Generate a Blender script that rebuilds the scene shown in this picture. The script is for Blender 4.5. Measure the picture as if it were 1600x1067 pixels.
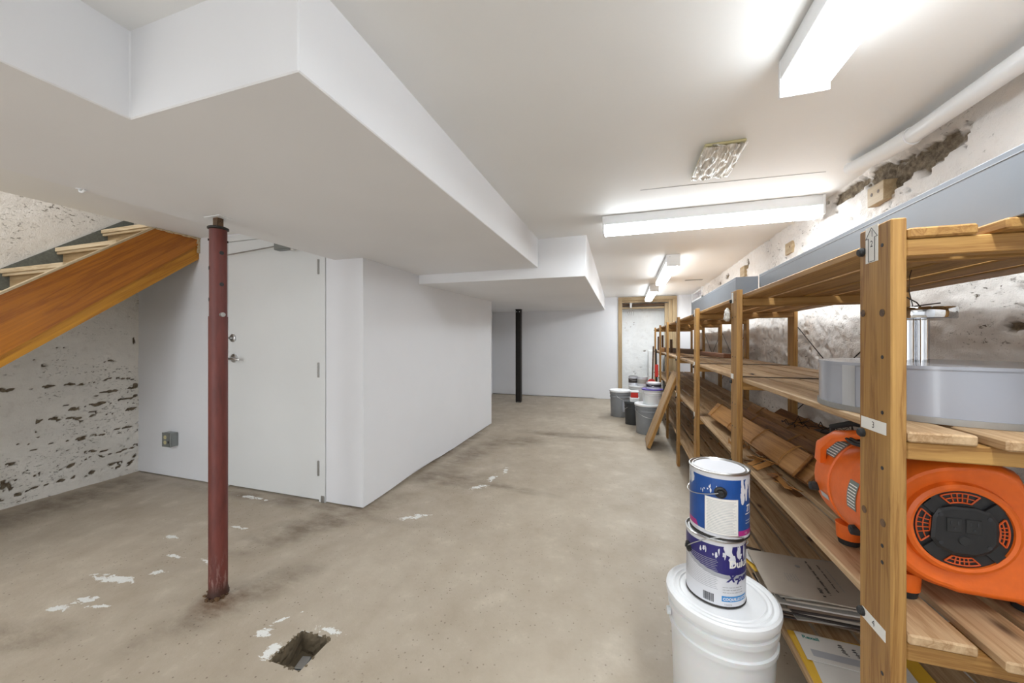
import bpy, bmesh, math, random
from math import sin, cos, pi, radians, atan2, sqrt, hypot
from mathutils import Vector, Matrix, noise
random.seed(7)
for o in list(bpy.data.objects): bpy.data.objects.remove(o)
SC = bpy.context.scene
COL = SC.collection

# ------------------------------------------------------------------ camera, world, exposure
FPX = 568.0
TH = math.atan(179.0 / FPX)
cam = bpy.data.cameras.new('camera'); cam.sensor_width = 36; cam.lens = FPX / 1600 * 36
cam.shift_y = -1.5 / 1600; cam.clip_start = 0.02
co = bpy.data.objects.new('camera', cam); COL.objects.link(co)
co.location = (0, 0, 1.2); co.rotation_euler = (pi / 2, 0, TH)
SC.camera = co
w = bpy.data.worlds.new('world'); SC.world = w; w.use_nodes = True
w.node_tree.nodes['Background'].inputs[0].default_value = (0.85, 0.93, 1, 1)
w.node_tree.nodes['Background'].inputs[1].default_value = 2.0
SC.view_settings.view_transform = 'Standard'; SC.view_settings.look = 'None'
SC.view_settings.gamma = 1; SC.view_settings.use_curve_mapping = False
SC.view_settings.exposure = 1.22
LAMP = 20.5          # emission strength of the fluorescent diffusers

def area(name, loc, aim, sx, sy, power, col):
    l = bpy.data.lights.new(name, 'AREA'); l.shape = 'RECTANGLE'; l.size = sx; l.size_y = sy; l.energy = power; l.color = col
    o = bpy.data.objects.new(name, l); COL.objects.link(o); o.location = loc
    o.rotation_euler = (Vector(aim) - Vector(loc)).to_track_quat('-Z', 'Y').to_euler(); return o
# unseen fill lights added behind the camera and over the stairwell
area('rear_fill', (-.8, -2.9, 1.1), (-.9, 0, 1.0), 3.2, 1.7, 4.5, (.90, .95, 1.0))  # broad added fill, evens out the room; no doorway behind it
area('stairwell_fill', (-3.78, .3, 3.12), (-3.78, .5, 0), .6, 2.0, 6.2, (1, .98, .96))  # added fill that brightens the stairs and upper left wall
area('left_fill', (-1.9, -2.9, 1.0), (-3.6, 0, .7), 1.3, 1.7, 20, (.92, .96, 1.0))  # added fill that lifts the left wall and door side

# ------------------------------------------------------------------ material helpers
class NT:
    def __init__(s, name):
        s.m = bpy.data.materials.new(name); s.m.use_nodes = True
        s.t = s.m.node_tree; s.n = s.t.nodes; s.p = s.n['Principled BSDF']
    def add(s, typ, ins=None, **kw):
        nd = s.n.new(typ)
        for k, v in kw.items(): setattr(nd, k, v)
        for k, v in (ins or {}).items(): s.set(nd, k, v)
        return nd
    def set(s, nd, k, v):
        i = nd.inputs[k]
        if hasattr(v, 'links') or isinstance(v, bpy.types.NodeSocket): s.t.links.new(v, i)
        else: i.default_value = v
    def P(s, k, v): s.set(s.p, k, v)
    def math(s, op, a, b=0.0, c=0.0, clamp=False):
        nd = s.n.new('ShaderNodeMath'); nd.operation = op; nd.use_clamp = clamp
        s.set(nd, 0, a); s.set(nd, 1, b); s.set(nd, 2, c); return nd.outputs[0]
    def mix(s, f, a, b, mode='MIX'):
        nd = s.n.new('ShaderNodeMix'); nd.data_type = 'RGBA'; nd.blend_type = mode
        s.set(nd, 0, f); s.set(nd, 6, a); s.set(nd, 7, b); return nd.outputs[2]
    def ramp(s, f, stops):
        nd = s.n.new('ShaderNodeValToRGB'); cr = nd.color_ramp
        while len(cr.elements) < len(stops): cr.elements.new(0.5)
        for e, (p, c) in zip(cr.elements, stops):
            e.position = p; e.color = c if hasattr(c, '__len__') else (c, c, c, 1)
        s.set(nd, 0, f); return nd.outputs[0]
    def obj(s): return s.n.new('ShaderNodeTexCoord').outputs['Object']
    def noise(s, vec, scale, detail=4, rough=0.55, dist=0.0):
        return s.add('ShaderNodeTexNoise', {'Vector': vec, 'Scale': scale, 'Detail': detail, 'Roughness': rough, 'Distortion': dist}).outputs[0]
    def mapping(s, vec, loc=(0,0,0), rot=(0,0,0), scale=(1,1,1), typ='POINT'):
        return s.add('ShaderNodeMapping', {'Vector': vec, 'Location': loc, 'Rotation': rot, 'Scale': scale}, vector_type=typ).outputs[0]
    def bump(s, h, strength, dist=0.01, normal=None):
        nd = s.add('ShaderNodeBump', {'Height': h, 'Strength': strength, 'Distance': dist})
        if normal is not None: s.set(nd, 'Normal', normal)
        return nd.outputs[0]
def C4(r, g, b): return (r, g, b, 1)
def S(r, g, b):      # sRGB 0-255 to linear
    f = lambda c: ((c/255 + .055) / 1.055) ** 2.4 if c > 10.3 else c/255/12.92
    return (f(r), f(g), f(b), 1)

def plain(name, col, rough=0.5, metal=0.0, var=0.0, bump=0.0, scale=40, coat=0.0):
    k = NT(name); c = col
    if var:
        n = k.noise(k.obj(), scale * 0.25, 5, 0.6)
        c = k.mix(k.ramp(n, [(0.3, 0.0), (0.75, 1.0)]), col, tuple([x * (1 - var) for x in col[:3]] + [1]))
    k.P('Base Color', c); k.P('Roughness', rough); k.P('Metallic', metal)
    if coat: k.P('Coat Weight', coat)
    if bump: k.P('Normal', k.bump(k.noise(k.obj(), scale, 4, 0.6), bump, 0.002))
    return k.m

def paint(name, col, bump=0.15):
    k = NT(name); v = k.obj()
    n = k.noise(v, 1.3, 3, 0.5); n2 = k.noise(v, 9, 4, 0.6)
    c = k.mix(k.ramp(n, [(0.35, 0), (0.7, 1)]), col, tuple([x * 0.955 for x in col[:3]] + [1]))
    c = k.mix(k.ramp(n2, [(0.70, 0), (0.82, 0.25)]), c, tuple([x * 0.8 for x in col[:3]] + [1]))
    k.P('Base Color', c); k.P('Roughness', 0.55); k.P('Specular IOR Level', 0.3)
    k.P('Normal', k.bump(k.noise(v, 55, 5, 0.6), bump, 0.003)); return k.m

def wood(name, light, dark, rough=0.6, knots=True, satur=0.25, scale=1.0):
    k = NT(name); v = k.obj()
    inf = k.n.new('ShaderNodeObjectInfo').outputs['Random']
    off = k.add('ShaderNodeCombineXYZ', {0: k.math('MULTIPLY', inf, 37.0), 1: k.math('MULTIPLY', inf, 11.0), 2: k.math('MULTIPLY', inf, 23.0)}).outputs[0]
    vv = k.add('ShaderNodeVectorMath', {0: v, 1: off}, operation='ADD').outputs[0]
    m = k.mapping(vv, scale=(1.2 * scale, 22 * scale, 22 * scale))
    g = k.noise(m, 1.6, 6, 0.62, 0.6)
    m2 = k.mapping(vv, scale=(3 * scale, 120 * scale, 120 * scale))
    g2 = k.noise(m2, 1.5, 3, 0.6)
    c = k.mix(k.ramp(g, [(0.36, 0.0), (0.50, 0.35), (0.56, 0.9), (0.62, 0.25), (0.75, 0.8)]), light, dark)
    c = k.mix(k.ramp(g2, [(0.35, 0.35), (0.65, 0.0)]), c, dark)
    c = k.mix(k.math('MULTIPLY', inf, satur), c, tuple([x * 0.6 for x in dark[:3]] + [1]))
    if knots:
        vm = k.mapping(vv, scale=(3.2, 9, 9))
        vo = k.add('ShaderNodeTexVoronoi', {'Vector': vm, 'Scale': 1.0, 'Randomness': 1.0})
        kn = k.ramp(vo.outputs['Distance'], [(0.05, 1.0), (0.11, 0.25), (0.16, 0.0)])
        c = k.mix(kn, c, (0.05, 0.022, 0.008, 1))
    k.P('Base Color', c); k.P('Roughness', rough)
    k.P('Normal', k.bump(g2, 0.25, 0.002)); return k.m

def emit(name, col, strength):
    k = NT(name); k.P('Base Color', col); k.P('Emission Color', col); k.P('Emission Strength', strength); return k.m

M = {}
M['wall'] = paint('wall_paint', S(238, 239, 243))
M['ceil'] = paint('ceiling_paint', S(240, 240, 239), 0.1)
M['soffit'] = paint('soffit_paint', S(238, 238, 240), 0.1)
M['door'] = paint('door_paint', S(232, 234, 234), 0.05)
M['white'] = plain('white_enamel', S(236, 237, 238), 0.35)
M['diff'] = emit('lamp_diffuser', (0.90, 0.96, 1.0, 1), LAMP)
M['diff_side'] = emit('lamp_diffuser_side', (0.90, 0.96, 1.0, 1), LAMP * 0.32)
M['pine'] = wood('pine', S(194, 150, 84), S(138, 94, 42))
M['pine_grey'] = wood('pine_board', S(206, 176, 138), S(158, 122, 82))
M['plank'] = wood('bundled_plank', S(192, 142, 82), S(136, 88, 42), knots=False)
M['plank_dark'] = wood('dark_plank', S(160, 108, 58), S(92, 58, 30), knots=False)
M['plank_pink'] = wood('pinkish_plank', S(176, 128, 98), S(132, 88, 64), knots=False)
M['old_wood'] = wood('old_wood', S(128, 98, 68), S(70, 50, 34), knots=False)
M['orange_wood'] = wood('varnished_wood', S(200, 124, 30), S(150, 84, 16), 0.35, knots=False, satur=0.05, scale=0.5)
M['yellow_wood'] = wood('yellow_wood', S(214, 152, 42), S(168, 104, 20), 0.4, satur=0.05, scale=0.5)
M['cream_wood'] = wood('cream_wood', S(226, 208, 176), S(180, 156, 118), satur=0.1)
M['ply'] = wood('plywood', S(206, 180, 140), S(172, 142, 100), knots=False, satur=0.1, scale=0.6)
M['frame_tan'] = wood('tan_trim', S(190, 168, 134), S(160, 136, 100), knots=False, satur=0.1)
M['chrome'] = plain('chrome', (0.66, 0.67, 0.69, 1), 0.05, 1.0)
M['steel'] = plain('brushed_steel', (0.6, 0.6, 0.6, 1), 0.32, 1.0)
M['dull_steel'] = plain('dull_steel', (0.42, 0.41, 0.39, 1), 0.5, 0.8, 0.3)
M['black'] = plain('black_plastic', (0.012, 0.012, 0.013, 1), 0.45)
M['rubber'] = plain('rubber', (0.02, 0.02, 0.02, 1), 0.7)
M['black_metal'] = plain('dark_steel', (0.05, 0.045, 0.04, 1), 0.5, 0.5, 0.3)
M['orange'] = plain('orange_plastic', S(232, 106, 26), 0.42, var=0.12, bump=0.15, scale=200)
M['orange_dark'] = plain('orange_grille', S(206, 84, 26), 0.5)
M['grey_label'] = plain('grey_print', S(120, 124, 118), 0.6)
M['greybox'] = plain('grey_blue_paint', S(134, 139, 146), 0.5, var=0.06, bump=0.1, scale=30)
M['pail'] = plain('white_pail_plastic', S(232, 233, 234), 0.4, var=0.08, scale=12)
M['pail'].node_tree.nodes['Principled BSDF'].inputs['Subsurface Weight'].default_value = 0.15
M['lid'] = plain('white_lid_plastic', S(238, 239, 240), 0.35)
M['grey_pail'] = plain('grey_pail_plastic', S(140, 143, 146), 0.45, var=0.1)
M['dark_pail'] = plain('dark_pail', S(52, 54, 56), 0.5)
M['purple'] = plain('purple_plastic', S(92, 76, 160), 0.4)
M['red'] = plain('red_plastic', S(200, 44, 34), 0.45)
M['acrylic'] = plain('shade_acrylic', S(156, 158, 166), 0.25, coat=0.3)
M['paper'] = plain('paper', S(216, 212, 206), 0.8, var=0.08)
M['paper2'] = plain('paper_grey', S(182, 178, 170), 0.8, var=0.15)
M['paper3'] = plain('paper_brown', S(128, 108, 92), 0.8, var=0.2)
M['paper4'] = plain('paper_dark', S(70, 62, 60), 0.7, var=0.2)
M['card'] = plain('cardboard', S(188, 176, 162), 0.85, var=0.1)
M['ink'] = plain('ink', (0.03, 0.03, 0.035, 1), 0.6)
M['ink_grey'] = plain('grey_ink', S(150, 150, 150), 0.6)
M['teal_ink'] = plain('teal_ink', S(30, 120, 110), 0.6)
M['yellow'] = plain('yellow_paper', S(222, 176, 52), 0.6)
M['label'] = plain('white_label', S(238, 236, 230), 0.5)
M['can_white'] = plain('can_white', S(224, 225, 230), 0.3, var=0.05)
M['can_blue'] = plain('can_blue', S(30, 82, 158), 0.3, var=0.25, scale=60)
M['can_navy'] = plain('can_navy', S(44, 40, 112), 0.3, var=0.1, scale=60)
M['can_sky'] = plain('can_sky', S(52, 136, 200), 0.3)
M['can_grey'] = plain('can_grey', S(170, 172, 178), 0.3)
M['magenta'] = plain('can_magenta', S(176, 44, 130), 0.3)
M['twine'] = plain('twine', S(170, 120, 60), 0.8)
M['wire'] = plain('dark_wire', (0.03, 0.02, 0.015, 1), 0.5)
M['metal_box'] = plain('galvanised', S(150, 154, 152), 0.4, 0.6, 0.2)
M['tan_plastic'] = plain('ivory_plastic', S(206, 196, 150), 0.5)
M['carpet'] = plain('dark_carpet', S(118, 122, 114), 0.95, var=0.4, bump=0.6, scale=300)
M['block'] = plain('grey_brick_block', S(104, 106, 108), 0.8, var=0.2, bump=0.4, scale=80)
M['brick'] = plain('red_brick_outside', S(170, 120, 104), 0.9, var=0.3, bump=0.5, scale=60)
def mat_glass():
    k = NT('window_glass'); k.P('Base Color', (0.9, 0.95, 0.95, 1)); k.P('Roughness', 0.05); k.P('Transmission Weight', 1.0); k.P('IOR', 1.1); return k.m
M['glass'] = mat_glass()
def mat_wrap():
    k = NT('plastic_wrap'); v = k.mapping(k.obj(), scale=(60, 8, 60))
    n = k.noise(v, 1.0, 4, 0.6)
    k.P('Base Color', k.ramp(n, [(0.35, S(176, 170, 156)), (0.6, S(232, 230, 224))])); k.P('Roughness', 0.18)
    k.P('Normal', k.bump(n, 0.8, 0.01)); return k.m
M['wrap'] = mat_wrap()
def mat_redpost():
    k = NT('red_oxide_paint'); v = k.obj(); vs = k.mapping(v, scale=(30, 30, 5))
    n = k.noise(vs, 1.2, 6, 0.65)
    z = k.add('ShaderNodeSeparateXYZ', {0: v}).outputs[2]
    c = k.mix(k.ramp(n, [(0.4, 0), (0.7, 1)]), S(108, 50, 42), S(86, 38, 32))
    low = k.ramp(z, [(0.0, 1.0), (0.22, 0.0)])        # worn and rusty at the foot
    sc = k.ramp(k.noise(k.mapping(v, scale=(60, 60, 12)), 1.0, 6, 0.7), [(0.52, 0), (0.60, 1)])
    c = k.mix(k.math('MULTIPLY', sc, low), c, S(150, 118, 110))
    rz = k.ramp(z, [(0.02, 1.0), (0.07, 0.0)])
    c = k.mix(rz, c, S(60, 32, 22))
    k.P('Base Color', c); k.P('Roughness', 0.5); k.P('Normal', k.bump(n, 0.15, 0.003)); return k.m
M['redpost'] = mat_redpost()
def mat_rough(name, base, pit=S(96, 82, 66), spots=0.66):
    k = NT(name); v = k.obj()
    at = k.add('ShaderNodeAttribute', attribute_name='bare').outputs['Fac']
    big = k.noise(v, 2.2, 4, 0.6); med = k.noise(v, 14, 6, 0.7); fin = k.noise(v, 60, 5, 0.7)
    c = k.mix(k.ramp(big, [(0.38, 0), (0.7, 1)]), base, tuple([x * 0.86 for x in base[:3]] + [1]))
    c = k.mix(k.ramp(med, [(0.56, 0), (0.74, 0.3)]), c, S(190, 178, 164))
    vs = k.mapping(v, scale=(1, 1, 2.2))
    cl = k.ramp(k.noise(vs, 3.0, 3, 0.6), [(0.47, 0.0), (0.60, 1.0)])
    sp = k.ramp(k.noise(vs, 34, 5, 0.75, 0.6), [(spots - 0.04, 0.0), (spots, 1.0)])
    c = k.mix(k.math('MULTIPLY', cl, sp), c, pit)
    br = k.mix(k.ramp(k.noise(v, 40, 5, 0.7), [(0.35, 0), (0.65, 1)]), S(84, 72, 58), S(146, 132, 112))
    c = k.mix(k.ramp(at, [(0.35, 0.0), (0.6, 1.0)]), c, br)
    k.P('Base Color', c); k.P('Roughness', 0.85); k.P('Specular IOR Level', 0.2)
    h = k.math('ADD', k.math('MULTIPLY', med, 0.55), k.math('MULTIPLY', fin, 0.85))
    h = k.math('ADD', h, k.math('MULTIPLY', k.noise(vs, 130, 3, 0.6), 0.25))
    h = k.math('SUBTRACT', h, k.math('MULTIPLY', k.math('MULTIPLY', cl, sp), 0.5))
    k.P('Normal', k.bump(h, 0.7, 0.012)); return k.m
M['rough_right'] = mat_rough('rough_parged_wall', S(246, 241, 236), spots=0.635)
M['rough_left'] = mat_rough('rough_left_wall', S(246, 242, 234), spots=0.62)
M['rough_far'] = mat_rough('rough_recess_wall', S(246, 247, 246), spots=0.70)
def mat_floor():
    k = NT('painted_concrete_floor'); v = k.obj()
    n1 = k.noise(v, 0.9, 5, 0.6); n2 = k.noise(v, 6, 6, 0.65); n3 = k.noise(v, 90, 3, 0.6)
    c = k.mix(k.ramp(n1, [(0.32, 0), (0.72, 1)]), S(196, 184, 166), S(172, 159, 141))
    c = k.mix(k.ramp(n2, [(0.42, 0), (0.78, 0.55)]), c, S(160, 144, 124))
    c = k.mix(k.ramp(n2, [(0.25, 0.5), (0.42, 0.0)]), c, S(216, 204, 186))
    def blob(x, y, rx, ry, a=0.0):
        m = k.mapping(v, loc=(x, y, 0), rot=(0, 0, radians(a)), scale=(rx, ry, 50), typ='TEXTURE')
        return k.add('ShaderNodeTexGradient', {'Vector': m}, gradient_type='SPHERICAL').outputs['Fac']
    def total(L):
        t = None
        for b in L:
            g = blob(*b); t = g if t is None else k.math('MAXIMUM', t, g)
        return t
    # damp brown staining beside the partition and across the floor
    st = total([(-1.45, 2.75, 0.55, 0.30, 0), (-1.1, 2.75, 0.75, 0.08, -8), (-1.5, 3.4, 0.25, 0.9, -12), (-1.2, 3.95, 0.5, 0.3, 10),
                (-0.55, 4.35, 1.0, 0.16, 0), (-1.85, 1.9, 0.8, 0.25, 60), (-1.68, 1.22, 0.16, 0.5, -25), (-2.5, 2.02, 1.6, 0.10, 0),
                (-3.9, 1.6, 0.35, 0.9, 0), (-2.35, 0.78, 0.35, 0.12, 20), (-1.72, 3.4, 0.12, 1.6, 0)])
    sn = k.ramp(k.noise(k.mapping(v, scale=(1.0, 2.2, 1)), 4.5, 6, 0.7), [(0.34, 0.1), (0.66, 1.0)])
    sm = k.math('MULTIPLY', k.ramp(st, [(0.05, 0.0), (0.75, 1.0)]), sn)
    c = k.mix(k.math('MULTIPLY', sm, 0.8), c, S(104, 88, 70))
    rust = k.ramp(blob(-1.76, 1.17, 0.17, 0.14), [(0.2, 0.0), (0.7, 0.8)])
    c = k.mix(k.math('MULTIPLY', rust, sn), c, S(96, 62, 34))
    # flaked white patches
    ch = total([(-2.42, 1.13, 0.19, 0.05, 8), (-2.28, 1.22, 0.10, 0.03, 35), (-2.36, 1.0, 0.09, 0.045, 20), (-2.40, 0.93, 0.08, 0.035, 20),
                (-2.25, 0.99, 0.09, 0.02, 15), (-2.6, 1.46, 0.11, 0.035, 0), (-2.36, 1.34, 0.13, 0.025, 5), (-1.41, 1.10, 0.055, 0.05, 0),
                (-1.38, 1.19, 0.09, 0.015, 50), (-2.30, 1.66, 0.12, 0.03, 0), (-2.66, 2.0, 0.22, 0.04, 0), (-1.08, 2.86, 0.05, 0.12, 0),
                (-1.02, 3.05, 0.04, 0.12, 10), (-1.12, 2.65, 0.12, 0.05, 40), (-1.33, 2.1, 0.16, 0.05, 30), (-2.12, 1.38, 0.10, 0.06, 0), (-1.16, 1.19, 0.09, 0.03, 0), (-1.29, 1.05, 0.05, 0.07, 0)])
    cn = k.noise(k.mapping(v, rot=(0, 0, radians(-25)), scale=(1, 1.7, 1)), 17, 7, 0.72, 0.5)
    cm = k.ramp(k.math('ADD', k.math('MULTIPLY', ch, 0.40), k.math('MULTIPLY', cn, 1.3)), [(0.885, 0.0), (0.905, 1.0)])
    cm = k.math('MULTIPLY', cm, k.ramp(ch, [(0.0, 0.0), (0.06, 1.0)]))
    c = k.mix(cm, c, S(236, 236, 232))
    # dark specks
    vo = k.add('ShaderNodeTexVoronoi', {'Vector': v, 'Scale': 38.0}).outputs['Distance']
    spk = k.math('MULTIPLY', k.ramp(vo, [(0.08, 1.0), (0.15, 0.0)]), k.ramp(k.noise(v, 1.7, 3, 0.6), [(0.36, 0), (0.55, 1)]))
    c = k.mix(k.math('MULTIPLY', spk, 0.7), c, S(90, 72, 56))
    k.P('Base Color', c); k.P('Roughness', k.ramp(n2, [(0.3, 0.42), (0.7, 0.62)]))
    h = k.math('ADD', k.math('MULTIPLY', n2, 0.7), k.math('MULTIPLY', n3, 0.12))
    h = k.math('SUBTRACT', h, k.math('MULTIPLY', cm, 0.06))
    k.P('Normal', k.bump(h, 0.35, 0.02)); return k.m
M['floor'] = mat_floor()
M['pit'] = plain('pit_concrete', S(120, 106, 84), 0.9, var=0.45, bump=0.8, scale=40)

# ------------------------------------------------------------------ geometry helpers
def fz(y): return 0.016 * y            # the old floor rises a little towards the far wall

class MB:
    def __init__(s): s.v = []; s.f = []
    def quad(s, *p):
        b = len(s.v); s.v += [tuple(q) for q in p]; s.f.append(tuple(range(b, b + len(p)))); return s
    def box(s, a, b):
        x0, y0, z0 = a; x1, y1, z1 = b
        k = len(s.v)
        s.v += [(x0,y0,z0),(x1,y0,z0),(x1,y1,z0),(x0,y1,z0),(x0,y0,z1),(x1,y0,z1),(x1,y1,z1),(x0,y1,z1)]
        s.f += [tuple(k + i for i in q) for q in ((3,2,1,0),(4,5,6,7),(0,1,5,4),(1,2,6,5),(2,3,7,6),(3,0,4,7))]
        return s
    def hexa(s, bot, top):               # two matching polygons
        k = len(s.v); n = len(bot); s.v += [tuple(p) for p in bot] + [tuple(p) for p in top]
        s.f.append(tuple(k + i for i in reversed(range(n)))); s.f.append(tuple(k + n + i for i in range(n)))
        for i in range(n):
            j = (i + 1) % n; s.f.append((k + i, k + j, k + n + j, k + n + i))
        return s
    def prism(s, poly, a0, a1, axis='z'):
        f = {'z': lambda p, a: (p[0], p[1], a), 'x': lambda p, a: (a, p[0], p[1]), 'y': lambda p, a: (p[0], a, p[1])}[axis]
        return s.hexa([f(p, a0) for p in poly], [f(p, a1) for p in poly])
    def rings(s, rings, cap0=True, cap1=True, close=True):
        k = len(s.v); n = len(rings[0])
        for r in rings: s.v += [tuple(p) for p in r]
        for i in range(len(rings) - 1):
            for j in range(n if close else n - 1):
                a = k + i * n + j; b = k + i * n + (j + 1) % n
                s.f.append((a, b, b + n, a + n))
        if cap0: s.f.append(tuple(k + j for j in reversed(range(n))))
        if cap1: s.f.append(tuple(k + (len(rings) - 1) * n + j for j in range(n)))
        return s
    def lathe(s, prof, c=(0, 0, 0), n=32, axis='z', cap0=True, cap1=True):
        R = []
        for r, h in prof:
            ring = []
            for j in range(n):
                a = 2 * pi * j / n; x, y = r * cos(a), r * sin(a)
                p = {'z': (x, y, h), 'y': (x, h, -y), 'x': (h, x, y)}[axis]
                ring.append((c[0] + p[0], c[1] + p[1], c[2] + p[2]))
            R.append(ring)
        return s.rings(R, cap0, cap1)
    def tube(s, pts, r, n=8):
        pts = [Vector(p) for p in pts]; R = []
        for i, p in enumerate(pts):
            d = (pts[min(i + 1, len(pts) - 1)] - pts[max(i - 1, 0)]).normalized()
            up = Vector((0, 0, 1)) if abs(d.z) < 0.92 else Vector((1, 0, 0))
            a = d.cross(up).normalized(); b = d.cross(a)
            rr = r[i] if hasattr(r, '__len__') else r
            R.append([p + a * rr * cos(2 * pi * j / n) + b * rr * sin(2 * pi * j / n) for j in range(n)])
        return s.rings(R)
    def mesh(s, name, mat, smooth=False, bevel=0.0):
        me = bpy.data.meshes.new(name); me.from_pydata(s.v, [], s.f)
        bm = bmesh.new(); bm.from_mesh(me)
        bmesh.ops.recalc_face_normals(bm, faces=bm.faces)
        if bevel: bmesh.ops.bevel(bm, geom=bm.edges[:], offset=bevel, segments=1, affect='EDGES')
        bm.to_mesh(me); bm.free()
        if smooth:
            me.polygons.foreach_set('use_smooth', [True] * len(me.polygons))
            try: me.set_sharp_from_angle(angle=radians(38))
            except Exception: pass
        me.materials.append(mat); return me
    def build(s, name, mat, parent=None, smooth=False, bevel=0.0, loc=(0,0,0), rot=(0,0,0), label=None):
        return put(name, s.mesh(name, mat, smooth, bevel), parent, loc, rot, label)
def put(name, me, parent=None, loc=(0,0,0), rot=(0,0,0), label=None):
    o = bpy.data.objects.new(name, me); COL.objects.link(o); o.location = loc; o.rotation_euler = rot
    if parent is not None: o.parent = parent
    if label: o['label'] = label
    return o
def thing(name, label, cat, loc=(0,0,0), rotz=0.0, group=None):
    o = bpy.data.objects.new(name, None); COL.objects.link(o); o.empty_display_size = 0.05
    o.location = loc; o.rotation_euler = (0, 0, rotz); return tag(o, label, cat, group)
def tag(o, label, cat, group=None):
    o['label'] = label; o['category'] = cat
    if group: o['group'] = group
    return o
def struct(o): o['kind'] = 'structure'; return o
def sroot(name, loc=(0,0,0)):
    o = bpy.data.objects.new(name, None); COL.objects.link(o); o.location = loc; return struct(o)
_bc = {}
def board_mesh(L, W, T, mat, bevel=0.002):
    key = (round(L, 3), round(W, 3), round(T, 3), mat.name)
    if key not in _bc: _bc[key] = MB().box((-L/2, -W/2, -T/2), (L/2, W/2, T/2)).mesh('board', mat, False, bevel)
    return _bc[key]
def board(name, L, W, T, mat, parent, loc, rot=(0,0,0), label=None, bevel=0.002):
    return put(name, board_mesh(L, W, T, mat, bevel), parent, loc, rot, label)
RY = (0, 0, pi / 2)          # long axis along y
RZ = (0, -pi / 2, 0)         # long axis along z (width stays along y)
def text_geo(body, size, italic=0.0, bold=0.0):
    cu = bpy.data.curves.new('t', 'FONT'); cu.body = body; cu.size = size; cu.shear = italic; cu.offset = bold
    cu.resolution_u = 3
    o = bpy.data.objects.new('t', cu); COL.objects.link(o)
    dg = bpy.context.evaluated_depsgraph_get(); e = o.evaluated_get(dg); me = e.to_mesh()
    v = [tuple(q.co) for q in me.vertices]; f = [tuple(p.vertices) for p in me.polygons]
    e.to_mesh_clear(); bpy.data.objects.remove(o); bpy.data.curves.remove(cu)
    return v, f
def text(name, body, size, mat, parent, fn, italic=0.0, bold=0.0, label=None):
    v, f = text_geo(body, size, italic, bold)
    me = bpy.data.meshes.new(name); me.from_pydata([fn(p[0], p[1]) for p in v], [], f); me.materials.append(mat)
    return put(name, me, parent, label=label)

def marks(name, parent, mat, x, y, L, h, rot, z, seed, fn=None):
    rr = random.Random(seed); m = MB(); a = 0.0
    while a < L:
        wd = rr.uniform(1.2, 4.5) * h; b = min(L, a + wd); q = a
        while q < b:
            e = min(b, q + h * rr.uniform(.25, .5)); lo = rr.uniform(0, .25) * h; hi = h * rr.uniform(.7, 1.0)
            P = [(x + u * cos(rot) - v * sin(rot), y + u * sin(rot) + v * cos(rot), z) for u, v in ((q, lo), (e, lo), (e, hi), (q, hi))]
            if fn: P = [fn(u, v) for u, v in ((q, lo), (e, lo), (e, hi), (q, hi))]
            m.quad(*P); q = e + h * .14
        a = b + h * .7
    o = m.build(name, mat, parent); o['kind'] = 'stuff'; return o

# ------------------------------------------------------------------ the room
CZ = 2.0; SZ = 1.773; CL = 2.045
XL, XR = -4.15, 1.08; YD = 2.09; YF = 6.98; XP = -1.74; YP = 4.6; YB = -3.0
PIT = (-1.262, -1.116, 1.012, 1.156)
def floor():
    m = MB()
    def cell(x0, x1, y0, y1): m.quad((x0, y0, fz(y0)), (x1, y0, fz(y0)), (x1, y1, fz(y1)), (x0, y1, fz(y1)))
    x0, x1, y0, y1 = PIT
    cell(-4.4, x0, YB, 7.6); cell(x1, 1.4, YB, 7.6); cell(x0, x1, YB, y0); cell(x0, x1, y1, 7.6)
    return struct(m.build('floor', M['floor']))
fl = floor()
def pit():
    x0, x1, y0, y1 = PIT; d = 0.085; m = MB(); rnd = random.Random(3)
    n = 10
    loop = [(x0 + (x1-x0)*i/n, y0) for i in range(n)] + [(x1, y0 + (y1-y0)*i/n) for i in range(n)] + \
           [(x1 - (x1-x0)*i/n, y1) for i in range(n)] + [(x0, y1 - (y1-y0)*i/n) for i in range(n)]
    R = []
    for k in range(7):
        t = k / 6
        R.append([(x + (rnd.uniform(-1, 1) * 0.004 if 0 < k else 0) , y + (rnd.uniform(-1, 1) * 0.004 if 0 < k else 0), fz(y) - 0.0002 - d * t) for x, y in loop])
    m.rings(R, False, True)
    # make walls face inwards: rebuild by hand so the normals look into the pit
    o = m.build('floor_pit', M['pit'], fl); return o
pit()
def pit_block():
    t = thing('concrete_block', 'small grey block lying inside the square hole in the floor', 'block', (-1.186, 1.090, fz(1.09) - 0.0848), 0.25)
    MB().box((-0.021, -0.030, 0), (0.021, 0.030, 0.028)).build('body', M['block'], t, bevel=0.004)
    MB().box((-0.018, -0.027, 0.028), (0.018, 0.027, 0.034)).build('face', M['dull_steel'], t, bevel=0.003)
pit_block()

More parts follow.
